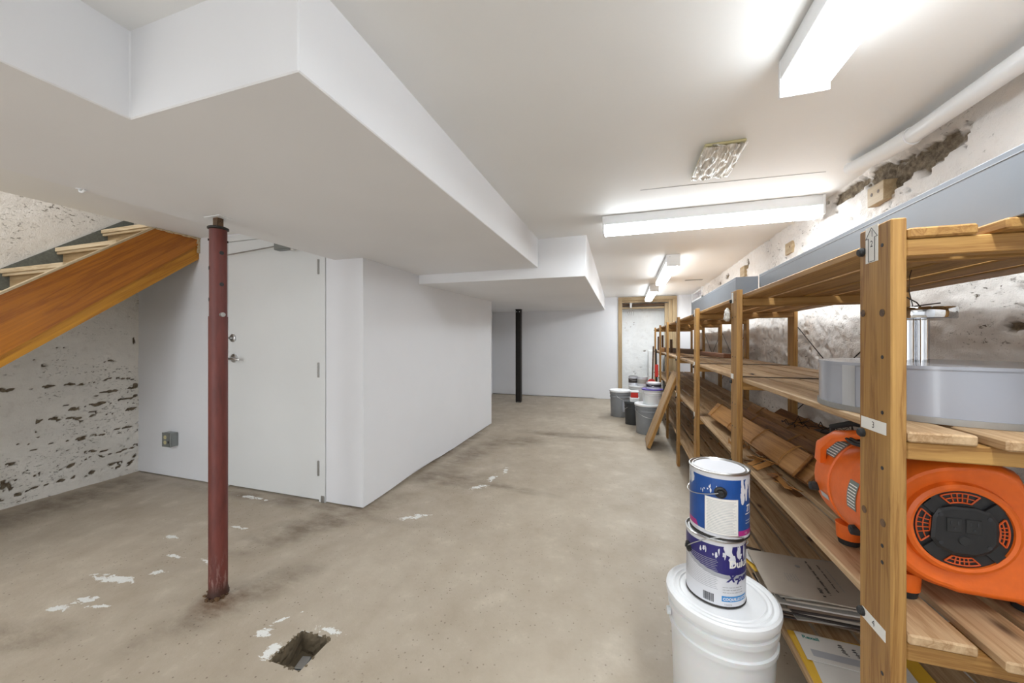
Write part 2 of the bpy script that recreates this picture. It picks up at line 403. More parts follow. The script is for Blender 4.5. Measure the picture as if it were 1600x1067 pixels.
# broken lip around the pit
def lip():
    rnd = random.Random(5); x0, x1, y0, y1 = PIT; m = MB()
    for i in range(46):
        s = rnd.randrange(4); u = rnd.random()
        x, y = [(x0 + (x1-x0)*u, y0), (x1, y0 + (y1-y0)*u), (x0 + (x1-x0)*u, y1), (x0, y0 + (y1-y0)*u)][s]
        x += rnd.uniform(-.004, .004); y += rnd.uniform(-.004, .004); r = rnd.uniform(.003, .009); h = rnd.uniform(.001, .004)
        n = rnd.choice((5, 6, 7)); a0 = rnd.random() * 6
        P = [(x + r * rnd.uniform(.6, 1.2) * cos(a0 + 6.283 * k / n), y + r * rnd.uniform(.6, 1.2) * sin(a0 + 6.283 * k / n)) for k in range(n)]
        m.hexa([(p[0], p[1], fz(y) - .006) for p in P], [(x + (p[0]-x)*.7, y + (p[1]-y)*.7, fz(y) + h) for p in P])
    o = m.build('broken_edge', M['pit'], fl); o['kind'] = 'stuff'
lip()

def wall_strip(name, pts, z1, mat, gap=0.006, thick=0.12, rag=None, seg=0.05):
    """wall along pts (visible face), body of given thickness on the left of the travel direction, ragged foot"""
    m = MB()
    for (ax, ay), (bx, by) in zip(pts, pts[1:]):
        L = hypot(bx - ax, by - ay); n = max(1, int(L / seg)); nx, ny = -(by - ay) / L, (bx - ax) / L
        low = []
        for i in range(n + 1):
            t = i / n; x = ax + (bx - ax) * t; y = ay + (by - ay) * t
            g = gap + (rag(x, y) if rag else 0)
            low.append((x, y, fz(y) + g))
        for i in range(n):
            a, b = low[i], low[i + 1]
            m.quad(a, b, (b[0], b[1], z1), (a[0], a[1], z1))
        for i in range(n):
            a, b = low[i], low[i + 1]
            m.quad(b, a, (a[0] + nx * thick, a[1] + ny * thick, a[2]), (b[0] + nx * thick, b[1] + ny * thick, b[2]))
    return struct(m.build(name, mat))
def rag_p(x, y):
    a = 0.5 + 0.5 * noise.noise(Vector((y * 7, x * 7, 0.3)))
    big = max(0.0, 1 - abs(y - 2.85) / 0.55)
    return 0.006 * a + 0.022 * big * (0.4 + a * 0.8)
# partition (white box room in the middle)
wall_strip('wall_partition', [(-2.06, YD), (XP, YD), (XP, YP), (-2.62, YP)], 2.1, M['wall'], 0.006, 0.12, rag_p)
struct(MB().box((XP - .12, YD + .04, 0), (XP - .03, YP - .03, 2.1)).build('wall_partition_core', M['wall']))
struct(MB().box((-2.62, YP - .12, 0), (XP - .03, YP - .03, 2.1)).build('wall_partition_end', M['wall']))
struct(MB().box((-2.06, YD + .03, 0), (XP - .03, YD + .12, 2.1)).build('wall_partition_front', M['wall']))
struct(MB().box((-2.7, YF + .03, 0), (-.082, YF + .12, 2.1)).build('wall_far_core', M['wall']))
# door wall, left of the door and above it
DX0, DX1 = -3.045, -2.125; DZ = 1.985
def door_wall():
    m = MB()
    m.hexa([(XL - .1, YD, fz(YD) + .008), (DX0 - .05, YD, fz(YD) + .008), (DX0 - .05, YD + .11, fz(YD) + .008), (XL - .1, YD + .11, fz(YD) + .008)],
           [(XL - .1, YD, 2.1), (DX0 - .05, YD, 2.1), (DX0 - .05, YD + .11, 2.1), (XL - .1, YD + .11, 2.1)])
    m.box((DX0 - .05, YD, DZ + .05), (-2.06, YD + .11, 2.1))
    struct(m.build('wall_back', M['wall']))
door_wall()
def door1():
    r = sroot('door_1', (0, 0, 0))
    z0 = fz(YD) + .012
    MB().box((DX0, YD + .004, z0), (DX1, YD + .044, DZ)).build('door_slab', M['door'], r, bevel=.0015)
    m = MB().box((DX1 + .003, YD - .004, fz(YD)), (-2.064, YD + .10, DZ + .05))
    m.build('jamb', M['door'], r, bevel=.002)
    MB().box((DX0 - .05, YD - .004, fz(YD)), (DX0 - .003, YD + .10, DZ + .05)).build('jamb', M['door'], r, bevel=.002)
    MB().box((DX0 - .003, YD - .004, DZ + .003), (DX1 + .003, YD + .10, DZ + .05)).build('head_jamb', M['door'], r, bevel=.002)
    MB().box((-2.098, YD - .013, fz(YD)), (-2.068, YD - .004, fz(YD) + .05)).build('jamb_foot', M['dull_steel'], r, bevel=.004)
    MB().box((DX0, YD + .05, z0), (DX1, YD + .09, DZ)).build('door_back', M['black'], r)
    for z in (1.733, 0.987, 0.277):
        h = MB().lathe([(.0085, z - .053), (.0085, z + .053)], (DX1 + .001, YD - .004, 0), 12).build('hinge', M['dull_steel'], r, smooth=True)
        MB().box((DX1 - .006, YD - .001, z - .05), (DX1 + .010, YD + .003, z + .05)).build('hinge_leaf', M['dull_steel'], h)
        for dz in (-.02, .02): MB().lathe([(.0093, z + dz - .001), (.0093, z + dz + .001)], (DX1 + .001, YD - .004, 0), 12).build('knuckle_joint', M['dull_steel'], h, smooth=True)
    lx = -2.975
    lv = MB().lathe([(.034, 0), (.034, -.008), (.026, -.012)], (lx, YD + .004, 1.06), 28, 'y').build('lever_handle', M['steel'], r, smooth=True)
    MB().tube([(lx, YD, 1.06), (lx, YD - .045, 1.06), (lx + .02, YD - .055, 1.058), (lx + .11, YD - .055, 1.052), (lx + .125, YD - .045, 1.05)], [.011, .011, .011, .009, .008], 10).build('lever', M['steel'], lv, smooth=True)
    db = MB().lathe([(.031, 0), (.031, -.010), (.024, -.016)], (lx - .01, YD + .004, 1.22), 28, 'y').build('deadbolt', M['steel'], r, smooth=True)
    MB().box((lx - .028, YD - .030, 1.215), (lx + .008, YD - .012, 1.225)).build('thumb_turn', M['steel'], db, bevel=.002)
    cl = MB().box((-2.50, YD - .050, 1.872), (-2.27, YD + .003, 1.935)).build('door_closer', M['metal_box'], r, bevel=.006)
    MB().lathe([(.014, 1.862), (.018, 1.872)], (-2.34, YD - .026, 0), 16).build('closer_pivot', M['steel'], cl, smooth=True)
    MB().tube([(-2.44, YD - .045, 1.902), (-3.0, YD - .045, 1.868)], .005, 8).build('closer_arm', M['dull_steel'], cl, smooth=True)
door1()
# far wall with the framed recess, hall beyond the partition
RX0, RX1 = -0.078, 0.72; RZ1 = 1.93
def far_wall():
    m = MB(); g = .007
    def seg(x0, x1, z0, z1):
        m.box((x0, YF, z0), (x1, YF + .12, z1))
    for i in range(40):
        a = -2.62 + i * (RX0 + 2.62) / 40; b = -2.62 + (i + 1) * (RX0 + 2.62) / 40
        gg = g + (.006 if a < -.6 else -.004)
        m.quad((a, YF, fz(YF) + gg), (b, YF, fz(YF) + gg), (b, YF, 2.1), (a, YF, 2.1))
    m.quad((RX0, YF, fz(YF)), (RX0, YF + .45, fz(YF)), (RX0, YF + .45, 2.1), (RX0, YF, 2.1))
    seg(RX1 + .09, 1.3, 0.05, 2.1); seg(RX0, RX1 + .09, RZ1 + .05, 2.1)
    struct(m.build('wall_far', M['wall']))
far_wall()
struct(MB().box((-2.74, YP - .4, .03), (-2.62, YF + .1, 2.1)).build('wall_far_left', M['wall']))
def rough_wall(name, mat, fn, u0, u1, v0, v1, step, amp, seed, hole=None, bare=None, smooth_above=None, relief=0.0025):
    """fn(u,v,d) -> xyz ; d = displacement out of the wall"""
    nu = int((u1 - u0) / step); nv = int((v1 - v0) / step)
    vs = []; at = []
    for j in range(nv + 1):
        for i in range(nu + 1):
            u = u0 + (u1 - u0) * i / nu; v = v0 + (v1 - v0) * j / nv
            p = Vector((u * 1.0, v * 1.4, seed))
            d = noise.fractal(p * 2.2, 1.0, 2.0, 4) * amp * 0.8 + noise.fractal(p * 13, 0.8, 2.0, 4) * amp * 0.42
            d += noise.noise(p * 34) * relief + noise.noise(Vector((u * 70, v * 90, seed))) * relief * .6
            b = bare(u, v) if bare else 0.0
            pk = noise.noise(Vector((u * 19, v * 30, seed + 7))) + .35 * noise.noise(Vector((u * 55, v * 70, seed))) ; cl = noise.noise(p * 1.3 + Vector((9, 4, 2)))
            if smooth_above is not None and v > smooth_above: pk = 0.0; d *= 0.35
            if pk > 0.50 and cl > 0.0: d -= 0.010 * min(1, (pk - .50) * 6); b = max(b, min(0.75, (pk - .50) * 6))
            if b > .4: d -= 0.014 + 0.012 * abs(noise.noise(p * 24))
            vs.append(fn(u, v, d)); at.append(b)
    fs = []
    for j in range(nv):
        for i in range(nu):
            if hole:
                u = u0 + (u1 - u0) * (i + .5) / nu; v = v0 + (v1 - v0) * (j + .5) / nv
                if hole[0] < u < hole[1] and hole[2] < v < hole[3]: continue
            a = j * (nu + 1) + i; fs.append((a, a + 1, a + nu + 2, a + nu + 1))
    me = bpy.data.meshes.new(name); me.from_pydata(vs, [], fs); me.materials.append(mat)
    me.polygons.foreach_set('use_smooth', [True] * len(fs))
    a = me.attributes.new('bare', 'FLOAT', 'POINT'); a.data.foreach_set('value', at)
    return struct(put(name, me))
def ell(u, v, cu, cv, ru, rv, s=0.0, seed=0.0):
    q = 1 - hypot((u - cu) / ru, (v - cv) / rv)
    return q * 1.3 + 0.55 * noise.noise(Vector((u * 14, v * 14, seed))) + 0.25 * noise.noise(Vector((u * 40, v * 40, seed)))
def bare_r(y, z):
    b = 0.0
    for c in ((1.78, 1.90, .20, .085), (2.02, 1.93, .17, .07), (2.28, 1.955, .22, .05), (1.95, 1.86, .10, .05)): b = max(b, ell(y, z, *c, 0, 1.0))
    for c in ((3.9, 1.93, .10, .08), (3.3, .95, .25, .12), (3.1, .62, .3, .1), (1.45, 1.24, .05, .03), (1.28, 1.19, .03, .03), (1.2, 1.30, .05, .02), (2.9, 1.2, .05, .05),
              (3.0, 1.12, .05, .03), (4.6, 1.92, .12, .06), (5.0, 1.90, .15, .05), (1.3, 1.9, .12, .05), (2.0, 1.2, .05, .02)): b = max(b, ell(y, z, *c, 0, 2.0) * 0.9 - .1)
    return max(0, min(1, b))
WIN = (5.95, 6.86, 1.84, 2.0)
rough_wall('wall_right', M['rough_right'], lambda u, v, d: (XR - d, u, v), 0.2, YF, -0.02, 2.02, 0.0112, 0.016, 4.2, WIN, bare_r, relief=0.0042)
struct(MB().box((XR + .03, YB, -.1), (XR + .12, .25, 2.05)).build('wall_right_near', M['wall']))
def bare_l(y, z):
    b = 0.0
    for i, (z0, y0, y1, th, sl) in enumerate(((.845, 1.25, 1.75, .012, .03), (.60, 1.55, 2.10, .014, -.03), (.66, 1.72, 2.10, .012, .12), (.20, 1.45, 2.1, .013, .10), (.10, 1.3, 2.08, .016, .04),
                                              (.78, 1.85, 2.10, .012, .0), (.42, 1.75, 2.10, .010, .10), (.47, 1.3, 1.6, .006, -.1), (.34, 1.3, 2.0, .007, -.08), (1.02, 1.9, 2.1, .008, .05))):
        if y < y0 - .05: continue
        zc = z0 + sl * (y - y0) + .030 * noise.noise(Vector((y * 6, i * 3.1, 0))) + .012 * noise.noise(Vector((y * 26, i * 5.3, 1)))
        t = th * max(0.0, .35 + 1.9 * noise.noise(Vector((y * 17, i * 7.7, 2))) + .8 * noise.noise(Vector((y * 48, z * 48, 3)))) * .72
        if t > .001: b = max(b, 1.15 - abs(z - zc) / t * .6)
    for c in ((1.70, .66, .035, .022), (1.33, .86, .05, .022), (2.07, .80, .03, .025), (1.36, .20, .012, .09), (1.385, .17, .012, .07), (1.62, .60, .03, .012), (2.06, 1.2, .02, .04), (1.6, 1.28, .015, .012)):
        yy = y + .02 * noise.noise(Vector((y * 30, z * 30, 5))); zz = z + .02 * noise.noise(Vector((y * 30, z * 30, 9)))
        b = max(b, ell(yy, zz, *c, 0, 3.0))
    return max(0, min(1, b))
rough_wall('wall_left', M['rough_left'], lambda u, v, d: (XL + d, u, v), -1.2, YD + .02, -0.02, 3.2, 0.0125, 0.013, 8.8, None, bare_l, 1.66)
rough_wall('wall_recess', M['rough_far'], lambda u, v, d: (u, YF + .42 - d, v), RX0 - .05, RX1 + .3, .05, 2.05, 0.02, 0.010, 2.1, None, lambda x, z: max(0, max(ell(x, z, .33, 1.0, .05, .008, 0, 5), ell(x, z, .45, .6, .12, .008, 0, 6), ell(x, z, .5, .75, .10, .05, 0, 7) * .6) * .8))
struct(MB().box((RX1 + .06, YF - 0.0, .05), (RX1 + .10, YF + .5, 2.05)).build('wall_recess_side', M['wall']))
# ceilings
struct(MB().box((-1.9, YB - .1, CZ), (XR + .1, YF + .6, CZ + .08)).build('ceiling', M['ceil']))
struct(MB().box((-3.38, YB - .1, CL), (-1.9, YD + .2, CL + .08)).build('ceiling_left', M['ceil']))
struct(MB().prism([(-1.985, YB), (-1.225, YB), (-1.225, .60), (-.665, .60), (-.665, 2.80), (-1.985, 2.80)], SZ, CL + .03).build('ceiling_bulkhead', M['soffit'], bevel=.003))
struct(MB().hexa([(-2.7, 2.80, 1.70), (-.298, 2.80, 1.688), (-.385, YF, 1.768), (-2.7, YF, 1.775)], [(-2.7, 2.80, CZ + .02), (-.29, 2.80, CZ + .02), (-.385, YF, CZ + .02), (-2.7, YF, CZ + .02)]).build('ceiling_bulkhead_far', M['soffit'], bevel=.003))
# closing walls the photo does not show
struct(MB().box((XL - .2, YB - .1, -.1), (XR + .2, YB, 2.2)).build('wall_near', M['wall']))
struct(MB().box((XL - .1, YB, -.1), (XL, -1.2, 3.2)).build('wall_left_near', M['wall']))
m = MB().box((-3.44, YB, CL + .08), (-3.38, 2.7, 3.2)); m.box((XL - .1, 2.6, 2.0), (-3.38, 2.7, 3.2)); m.box((XL - .1, YB - .1, 2.2), (-3.38, YB, 3.2)); m.box((XL - .2, YB - .1, 3.2), (-3.3, 2.7, 3.26)); m.box((XL - .1, YD + .02, 2.1), (XL, 2.7, 3.2))
struct(m.build('wall_stairwell', M['wall']))
struct(MB().box((XL - .1, YD + .11, 2.02), (-3.38, 2.7, 2.1)).build('floor_upper', M['carpet']))

# wooden casing round the recess
def casing():
    r = sroot('trim_1')
    y = YF - .018
    for nm, a, b in (('casing_side', (-.146, y, fz(YF)), (-.078, YF + .03, 1.93)), ('casing_side', (.775, y, fz(YF)), (.846, YF + .03, 1.93)), ('casing_head', (-.146, y, 1.93), (.846, YF + .03, 1.992)),
                     ('inner_frame', (.715, YF + .03, fz(YF)), (.775, YF + .12, 1.93)), ('inner_head', (-.078, YF + .03, 1.895), (.715, YF + .12, 1.93)), ('inner_frame', (.66, YF + .12, fz(YF)), (.715, YF + .2, 1.88))):
        L = [b[i] - a[i] for i in range(3)]; c = [(a[i] + b[i]) / 2 for i in range(3)]
        if L[2] > L[0]: board(nm, L[2], L[1], L[0], M['frame_tan'], r, c, RZ)
        else: board(nm, L[0], L[1], L[2], M['frame_tan'], r, c)
    board('lintel', .80, .10, .05, M['old_wood'], r, (.32, YF + .24, 1.865))
    board('lintel', .80, .10, .03, M['frame_tan'], r, (.32, YF + .22, 1.81))
casing()
def window1():
    y0, y1, z0, z1 = WIN; r = sroot('window_1'); x = XR + .0
    for a, b in (((x - .02, y0, z0), (x + .14, y0 + .05, z1)), ((x - .02, y1 - .05, z0), (x + .14, y1, z1)), ((x - .02, y0, z0), (x + .14, y1, z0 + .03)), ((x + .0, y0, z1 - .02), (x + .14, y1, z1 + .03)),
                 ((x + .05, 6.33, z0), (x + .10, 6.37, z1))):
        MB().box(a, b).build('window_frame', M['white'], r, bevel=.003)
    MB().box((x + .07, y0 + .05, z0 + .03), (x + .076, y1 - .05, z1 - .02)).build('pane', M['glass'], r)
    MB().box((x + .36, y0 - .5, z0 - .5), (x + .40, y1 + .5, z1 + .2)).build('window_well', M['brick'], r)
window1()

# ------------------------------------------------------------------ fluorescent ceiling lights
def tube_light(label, cx, cy, L, along_y=True, wd=.115, zc=CZ):
    t = thing('fluorescent_light', label, 'ceiling light', (cx, cy, zc - .11), pi / 2 if along_y else 0)
    h = wd / 2
    m = MB().box((-L/2, -h, .05), (L/2, h, .1085)); m.build('housing', M['white'], t, bevel=.002)
    sec = [(-h + .004, .0495), (-h + .006, .012), (-h + .014, .003), (h - .014, .003), (h - .006, .012), (h - .004, .0495)]
    xa, xb = -L/2 + .012, L/2 - .012; b = MB()
    b.quad((xa, sec[2][0], sec[2][1]), (xb, sec[2][0], sec[2][1]), (xb, sec[3][0], sec[3][1]), (xa, sec[3][0], sec[3][1])).build('diffuser', M['diff'], t)
    for q in ((0, 1, 2), (5, 4, 3)):
        sd = MB()
        for i, j in zip(q, q[1:]): sd.quad((xa, sec[i][0], sec[i][1]), (xb, sec[i][0], sec[i][1]), (xb, sec[j][0], sec[j][1]), (xa, sec[j][0], sec[j][1]))
        sd.build('diffuser_side', M['diff_side'], t)
    for s in (-1, 1):
        e = MB().box((s * (L/2 - .011), -h - .002, 0), (s * (L/2 + .001), h + .002, .108)).build('end_cap', M['white'], t, bevel=.0015)
        MB().lathe([(.003, s * (L/2 + .001)), (.003, s * (L/2 + .003))], (0, h * .5, .09), 8, 'x').build('screw', M['dull_steel'], e, smooth=True)
tube_light('nearest white fluorescent tube light at the top right, cropped by the frame', .475, .60, 1.25)
tube_light('white fluorescent tube light set crosswise on the ceiling above the shelving', .443, 2.458, 1.18, False)
tube_light('white fluorescent tube light running lengthwise, third from the front', .413, 4.30, 1.28)
tube_light('farthest small white fluorescent tube light before the framed recess', .372, 6.18, 1.36)
tube_light('unseen fluorescent tube light added on the ceiling behind the camera', -.35, -1.7, 1.22)  # extra fixture out of view, added for light from behind
tube_light('unseen fluorescent tube light added over the left side behind the camera', -2.65, -.75, 1.22, zc=CL)  # extra fixture out of view, added to light the left area

# ------------------------------------------------------------------ steel posts
def red_post():
    x, y = -1.816, 1.205; z0 = fz(y)
    t = thing('steel_post', 'red-brown steel jack post with bolt holes standing before the white door', 'post', (x, y, z0))
    MB().lathe([(.042, .001), (.039, .02), (.0365, .03), (.0365, 1.292)], n=32, cap1=False).build('lower_tube', M['redpost'], t, smooth=True)
    MB().lathe([(.0338, 1.28), (.0338, 1.695)], n=32).build('upper_tube', M['redpost'], t, smooth=True)
    MB().lathe([(.036, 1.695), (.041, 1.698), (.041, 1.705), (.036, 1.708)], n=24).build('top_plate', M['black_metal'], t, smooth=True)
    MB().box((-.014, -.014, 1.70), (.014, .014, SZ - z0 - .004)).build('screw_jack', M['old_wood'], t)
    MB().box((-.05, -.03, SZ - z0 - .004), (.05, .03, SZ - z0 - .0005)).build('bearing_plate', M['white'], t)
    d = atan2(-y, -x)      # towards the camera
    def disc(name, a, z, r, R, mat, h=.0015):
        c = (cos(a) * R, sin(a) * R, z); v = Vector((cos(a), sin(a), 0)); s = Vector((-sin(a), cos(a), 0)); m = MB()
        R0 = [Vector(c) - v * .004 + s * r * cos(q * pi / 8) + Vector((0, 0, 1)) * r * sin(q * pi / 8) for q in range(16)]
        m.rings([R0, [p + v * (.004 + h) for p in R0]]); m.build(name, mat, t)
    for z in (1.585, 1.44): disc('bolt_hole', d + .38, z, .0090, .0331, M['black'])
    for z in (1.515, 1.37): disc('bolt_hole', d - 1.45, z, .0090, .0331, M['black'])
    disc('pin', d + .38, 1.30, .010, .0355, M['dull_steel'], .012)
    for s in (-1, 1): disc('set_screw', d + s * 1.5, 1.645, .005, .0335, M['black_metal'], .004)
    m = MB(); rr = random.Random(2)
    for k in range(14):
        a = rr.random() * 6.28; R = rr.uniform(.040, .056); s = rr.uniform(.004, .012)
        m.box((cos(a) * R - s, sin(a) * R - s * .6, -.002), (cos(a) * R + s, sin(a) * R + s * .6, rr.uniform(.003, .012)))
    o = m.build('rust_crumbs', M['old_wood'], t); o['kind'] = 'stuff'
red_post()
def grey_post():
    x, y = -1.83, 6.21; t = thing('steel_column', 'slim dark grey steel column near the far wall', 'post', (x, y, fz(y)))
    H = 1.745 - fz(y)
    MB().box((-.04, -.045, .0), (.04, .045, .012)).build('base_plate', M['dull_steel'], t)
    MB().box((-.044, -.003, .012), (.044, .003, H)).build('web', M['black_metal'], t)
    for s in (-1, 1): MB().box((s * .044 - .004, -.04, .012), (s * .044 + .004, .04, H)).build('flange', M['black_metal'], t)
    cp = MB().box((-.05, -.05, H), (.05, .05, H + .012)).build('top_plate', M['black_metal'], t)
    for s in (-1, 1): MB().lathe([(.009, -.05), (.009, -.058)], (s * .025, .008, H - .035), 10, 'y').build('bolt', M['steel'], cp)
grey_post()

# ------------------------------------------------------------------ staircase
def stairs():
    t = thing('staircase', 'wooden basement staircase with orange-brown side board rising to the left wall', 'stairs', (-3.78, -.45, fz(-.45)))
    ox, oy, oz = -3.78, -.45, fz(-.45)
    x0, x1 = XL + .018, -3.385
    rise, run = .209, .253
    for k in range(10):
        z = 2.112 - rise * k; y = 1.855 - run * k
        cy = y + run / 2 + .01
        cx = (x0 + x1) / 2 - ox; W = x1 - x0 - .004
        o = board('tread', W, run + .03, .030, M['cream_wood'], t, (cx, cy - .012 - oy, z - .015 - oz), (0, 0, 0))
        board('nosing', W, .016, .018, M['cream_wood'], t, (cx, y - .012 + .012 - oy, z - .040 - oz))
        board('riser', W, .016, rise - .036, M['ply'], t, (cx, y + .032 - oy, z - .031 - (rise - .036) / 2 - oz))
    # side boards, cut where they meet the ceiling and the wall behind
    top = lambda y: 1.461 + .826 * (y - 1.091); mid = lambda y: 1.117 + .882 * (y - 1.091); bot = lambda y: 1.008 + .868 * (y - 1.091)
    ya = -.16
    def side(nm, f, g, xa, xb, mat, zc=CL - .003):
        ye = YD - .004
        def yat(h):                       # where a line reaches the cut height
            lo, hi = ya, ye
            if h(hi) <= zc: return None
            for _ in range(40):
                mdl = (lo + hi) / 2
                if h(mdl) < zc: lo = mdl
                else: hi = mdl
            return lo
        yg, yf = yat(g), yat(f)
        P = [(ya, max(g(ya), .01)), (yg, zc) if yg else (ye, g(ye))]
        if yf and not yg: P += [(ye, zc)]
        P += [(yf, zc) if yf else (ye, f(ye)), (ya, f(ya))]
        cy = .95; cz = 1.3; ang = math.atan(.85)
        # build in a frame whose x runs along the slope so that the grain follows the board
        Q = []
        for yy, zz in P:
            dy, dz = yy - cy, zz - cz
            Q.append((dy * cos(ang) + dz * sin(ang), -dy * sin(ang) + dz * cos(ang)))
        m = MB().hexa([(q[0], -(xb - xa) / 2, q[1]) for q in Q], [(q[0], (xb - xa) / 2, q[1]) for q in Q])
        o = m.build(nm, mat, t)
        mx = Matrix.Rotation(pi / 2, 4, 'Z') @ Matrix.Rotation(-ang, 4, 'Y')
        o.matrix_local = Matrix.Translation(((xa + xb) / 2 - ox, cy - oy, cz - oz)) @ mx
        return o
    side('side_board', top, lambda y: mid(y), -3.385, -3.362, M['orange_wood'])
    side('carriage', lambda y: mid(y) - .0005, bot, -3.42, -3.370, M['yellow_wood'])
    side('edge_trim', lambda y: top(y) + .016, lambda y: top(y) + .0005, -3.388, -3.358, M['cream_wood'], 2.04)
    # splintered paper edge where the board meets the ceiling
    m = MB(); rr = random.Random(4)
    for k in range(26):
        y = 1.80 + .285 * k / 25; s = rr.uniform(.004, .013)
        m.hexa([(-3.362 - ox, y - .012 - oy, 2.040 - oz), (-3.355 - ox, y - .008 - oy, 2.036 - s * .6 - oz), (-3.362 - ox, y + .010 - oy, 2.040 - s - oz)],
               [(-3.350 - ox, y - .010 - oy, 2.043 - oz), (-3.349 - ox, y - oy, 2.040 - oz), (-3.350 - ox, y + .012 - oy, 2.043 - oz)])
    for k in range(10):
        z = 1.925 + .11 * k / 9; m.box((-3.366 - ox, YD - .014 - rr.uniform(0, .012) - oy, z - .006 - oz), (-3.356 - ox, YD - .003 - oy, z + .006 - oz))
    o = m.build('splintered_edge', M['cream_wood'], t); o['kind'] = 'stuff'
    # dark carpet strip up the wall beside the steps
    P = []
    for y in (-.2, 2.05): P.append((y - oy, 1.94 + (y - 1.63) * .826 - oz))
    MB().prism([(P[0][0], P[0][1] - .5), (P[1][0], P[1][1] - .5), (P[1][0], P[1][1]), (P[0][0], P[0][1])], XL + .004 - ox, XL + .016 - ox, 'x').build('wall_carpet', M['carpet'], t)
stairs()

def outlet_box():
    t = thing('outlet_box', 'small galvanised outlet box low on the wall left of the door', 'outlet', (-3.675, YD - .001, .31))
    MB().box((-.052, -.052, 0), (.052, 0, .115)).build('box', M['metal_box'], t, bevel=.004)
    c = MB().box((-.054, -.058, -.002), (.054, -.052, .117)).build('cover', M['metal_box'], t, bevel=.002)
    for z in (.036, .079):
        MB().lathe([(.016, -.058), (.016, -.0605)], (-.012, 0, z), 20, 'y').build('socket', M['tan_plastic'], c, smooth=True)
    MB().box((.022, -.0605, .03), (.034, -.058, .05)).build('knockout', M['ink'], c)
outlet_box()

# ------------------------------------------------------------------ ceiling bits
def pipe():
    t = thing('white_pipe', 'long white painted pipe running along the ceiling over the right wall', 'pipe', (1.0, 1.2, CZ - .06))
    zc = 0
    MB().tube([(.005, -3.0, -.002), (0, 0, 0), (-.012, .50, .002)], .0285, 20).build('pipe_run', M['white'], t, smooth=True)
    MB().tube([(-.012, .49, .002), (-.022, .62, .008), (-.050, .80, .026)], [.0325, .032, .026], 20).build('bell_end', M['ceil'], t, smooth=True)
pipe()
def vent():
    t = thing('ceiling_vent', 'square ceiling vent wrapped in crinkled clear plastic above the crosswise light', 'vent', (.378, 1.80, CZ - .02))
    MB().box((-.075, -.155, .008), (.075, .155, .0195)).build('frame', M['tan_plastic'], t, bevel=.003)
    for k in range(7):
        x = -.06 + k * .02
        MB().box((x - .006, -.145, .003), (x + .002, .145, .008)).build('louvre', M['cream_wood'], t)
    m = MB(); nx, ny = 26, 22; rr = random.Random(9)
    idx = [[0] * (ny + 1) for _ in range(nx + 1)]
    for i in range(nx + 1):
        for j in range(ny + 1):
            x = -.08 + .16 * i / nx; y = -.16 + .32 * j / ny
            h = noise.noise(Vector((x * 120, y * 9, 1))) * .008 + noise.noise(Vector((x * 40, y * 30, 5))) * .006
            e = 0 if 0 < i < nx and 0 < j < ny else .006
            idx[i][j] = len(m.v); m.v.append((x, y, -.006 + h + e))
    for i in range(nx):
        for j in range(ny): m.f.append((idx[i][j], idx[i+1][j], idx[i+1][j+1], idx[i][j+1]))
    m.build('plastic_wrap', M['wrap'], t, smooth=True)
    MB().tube([(-.045, -.155, .01), (-.035, -.19, -.008), (-.01, -.185, -.014), (-.005, -.155, .0)], .003, 6).build('wrap_loop', M['wrap'], t, smooth=True)
vent()
ck = MB().tube([(.07, 2.050, CZ - .0003), (.35, 2.058, CZ - .0005), (.47, 2.067, CZ - .0003), (.90, 2.088, CZ - .0004)], .0014, 4).build('seam_crack', M['can_grey'], bpy.data.objects['ceiling'])
o = MB().box((.74, 5.25, CZ - .004), (.95, 5.33, CZ - .0005)).build('ceiling_slot', M['dull_steel'], bevel=.001); tag(o, 'thin grey slot grille flush in the ceiling before the window', 'vent')
def hook(loc, label):
    t = thing('ceiling_hook', label, 'hook', loc)
    MB().tube([(0, 0, 0), (.004, 0, -.01), (.02, 0, -.014), (.035, .0, -.008)], .004, 8).build('shank', M['white'], t, smooth=True)
    MB().lathe([(.010, -.002), (.010, .0)], n=12).build('plate', M['white'], t)
hook((-1.975, .82, SZ), 'tiny white hook on the edge of the left bulkhead')
def hanging_bulb():
    t = thing('lamp_holder', 'small white lamp holder with loose wires hanging in the recess', 'lamp holder', (.075, YF + .1, 1.895))
    MB().lathe([(.022, 0), (.018, -.05), (.012, -.09)], n=16).build('holder', M['white'], t, smooth=True)
    for k in range(4):
        MB().tube([(0, 0, -.08), (-.02 + .015 * k, .01, -.13), (-.06 + .035 * k, 0, -.17), (-.04 + .03 * k, .01, -.23)], .003, 5).build('wire', M['dull_steel'], t)
hanging_bulb()

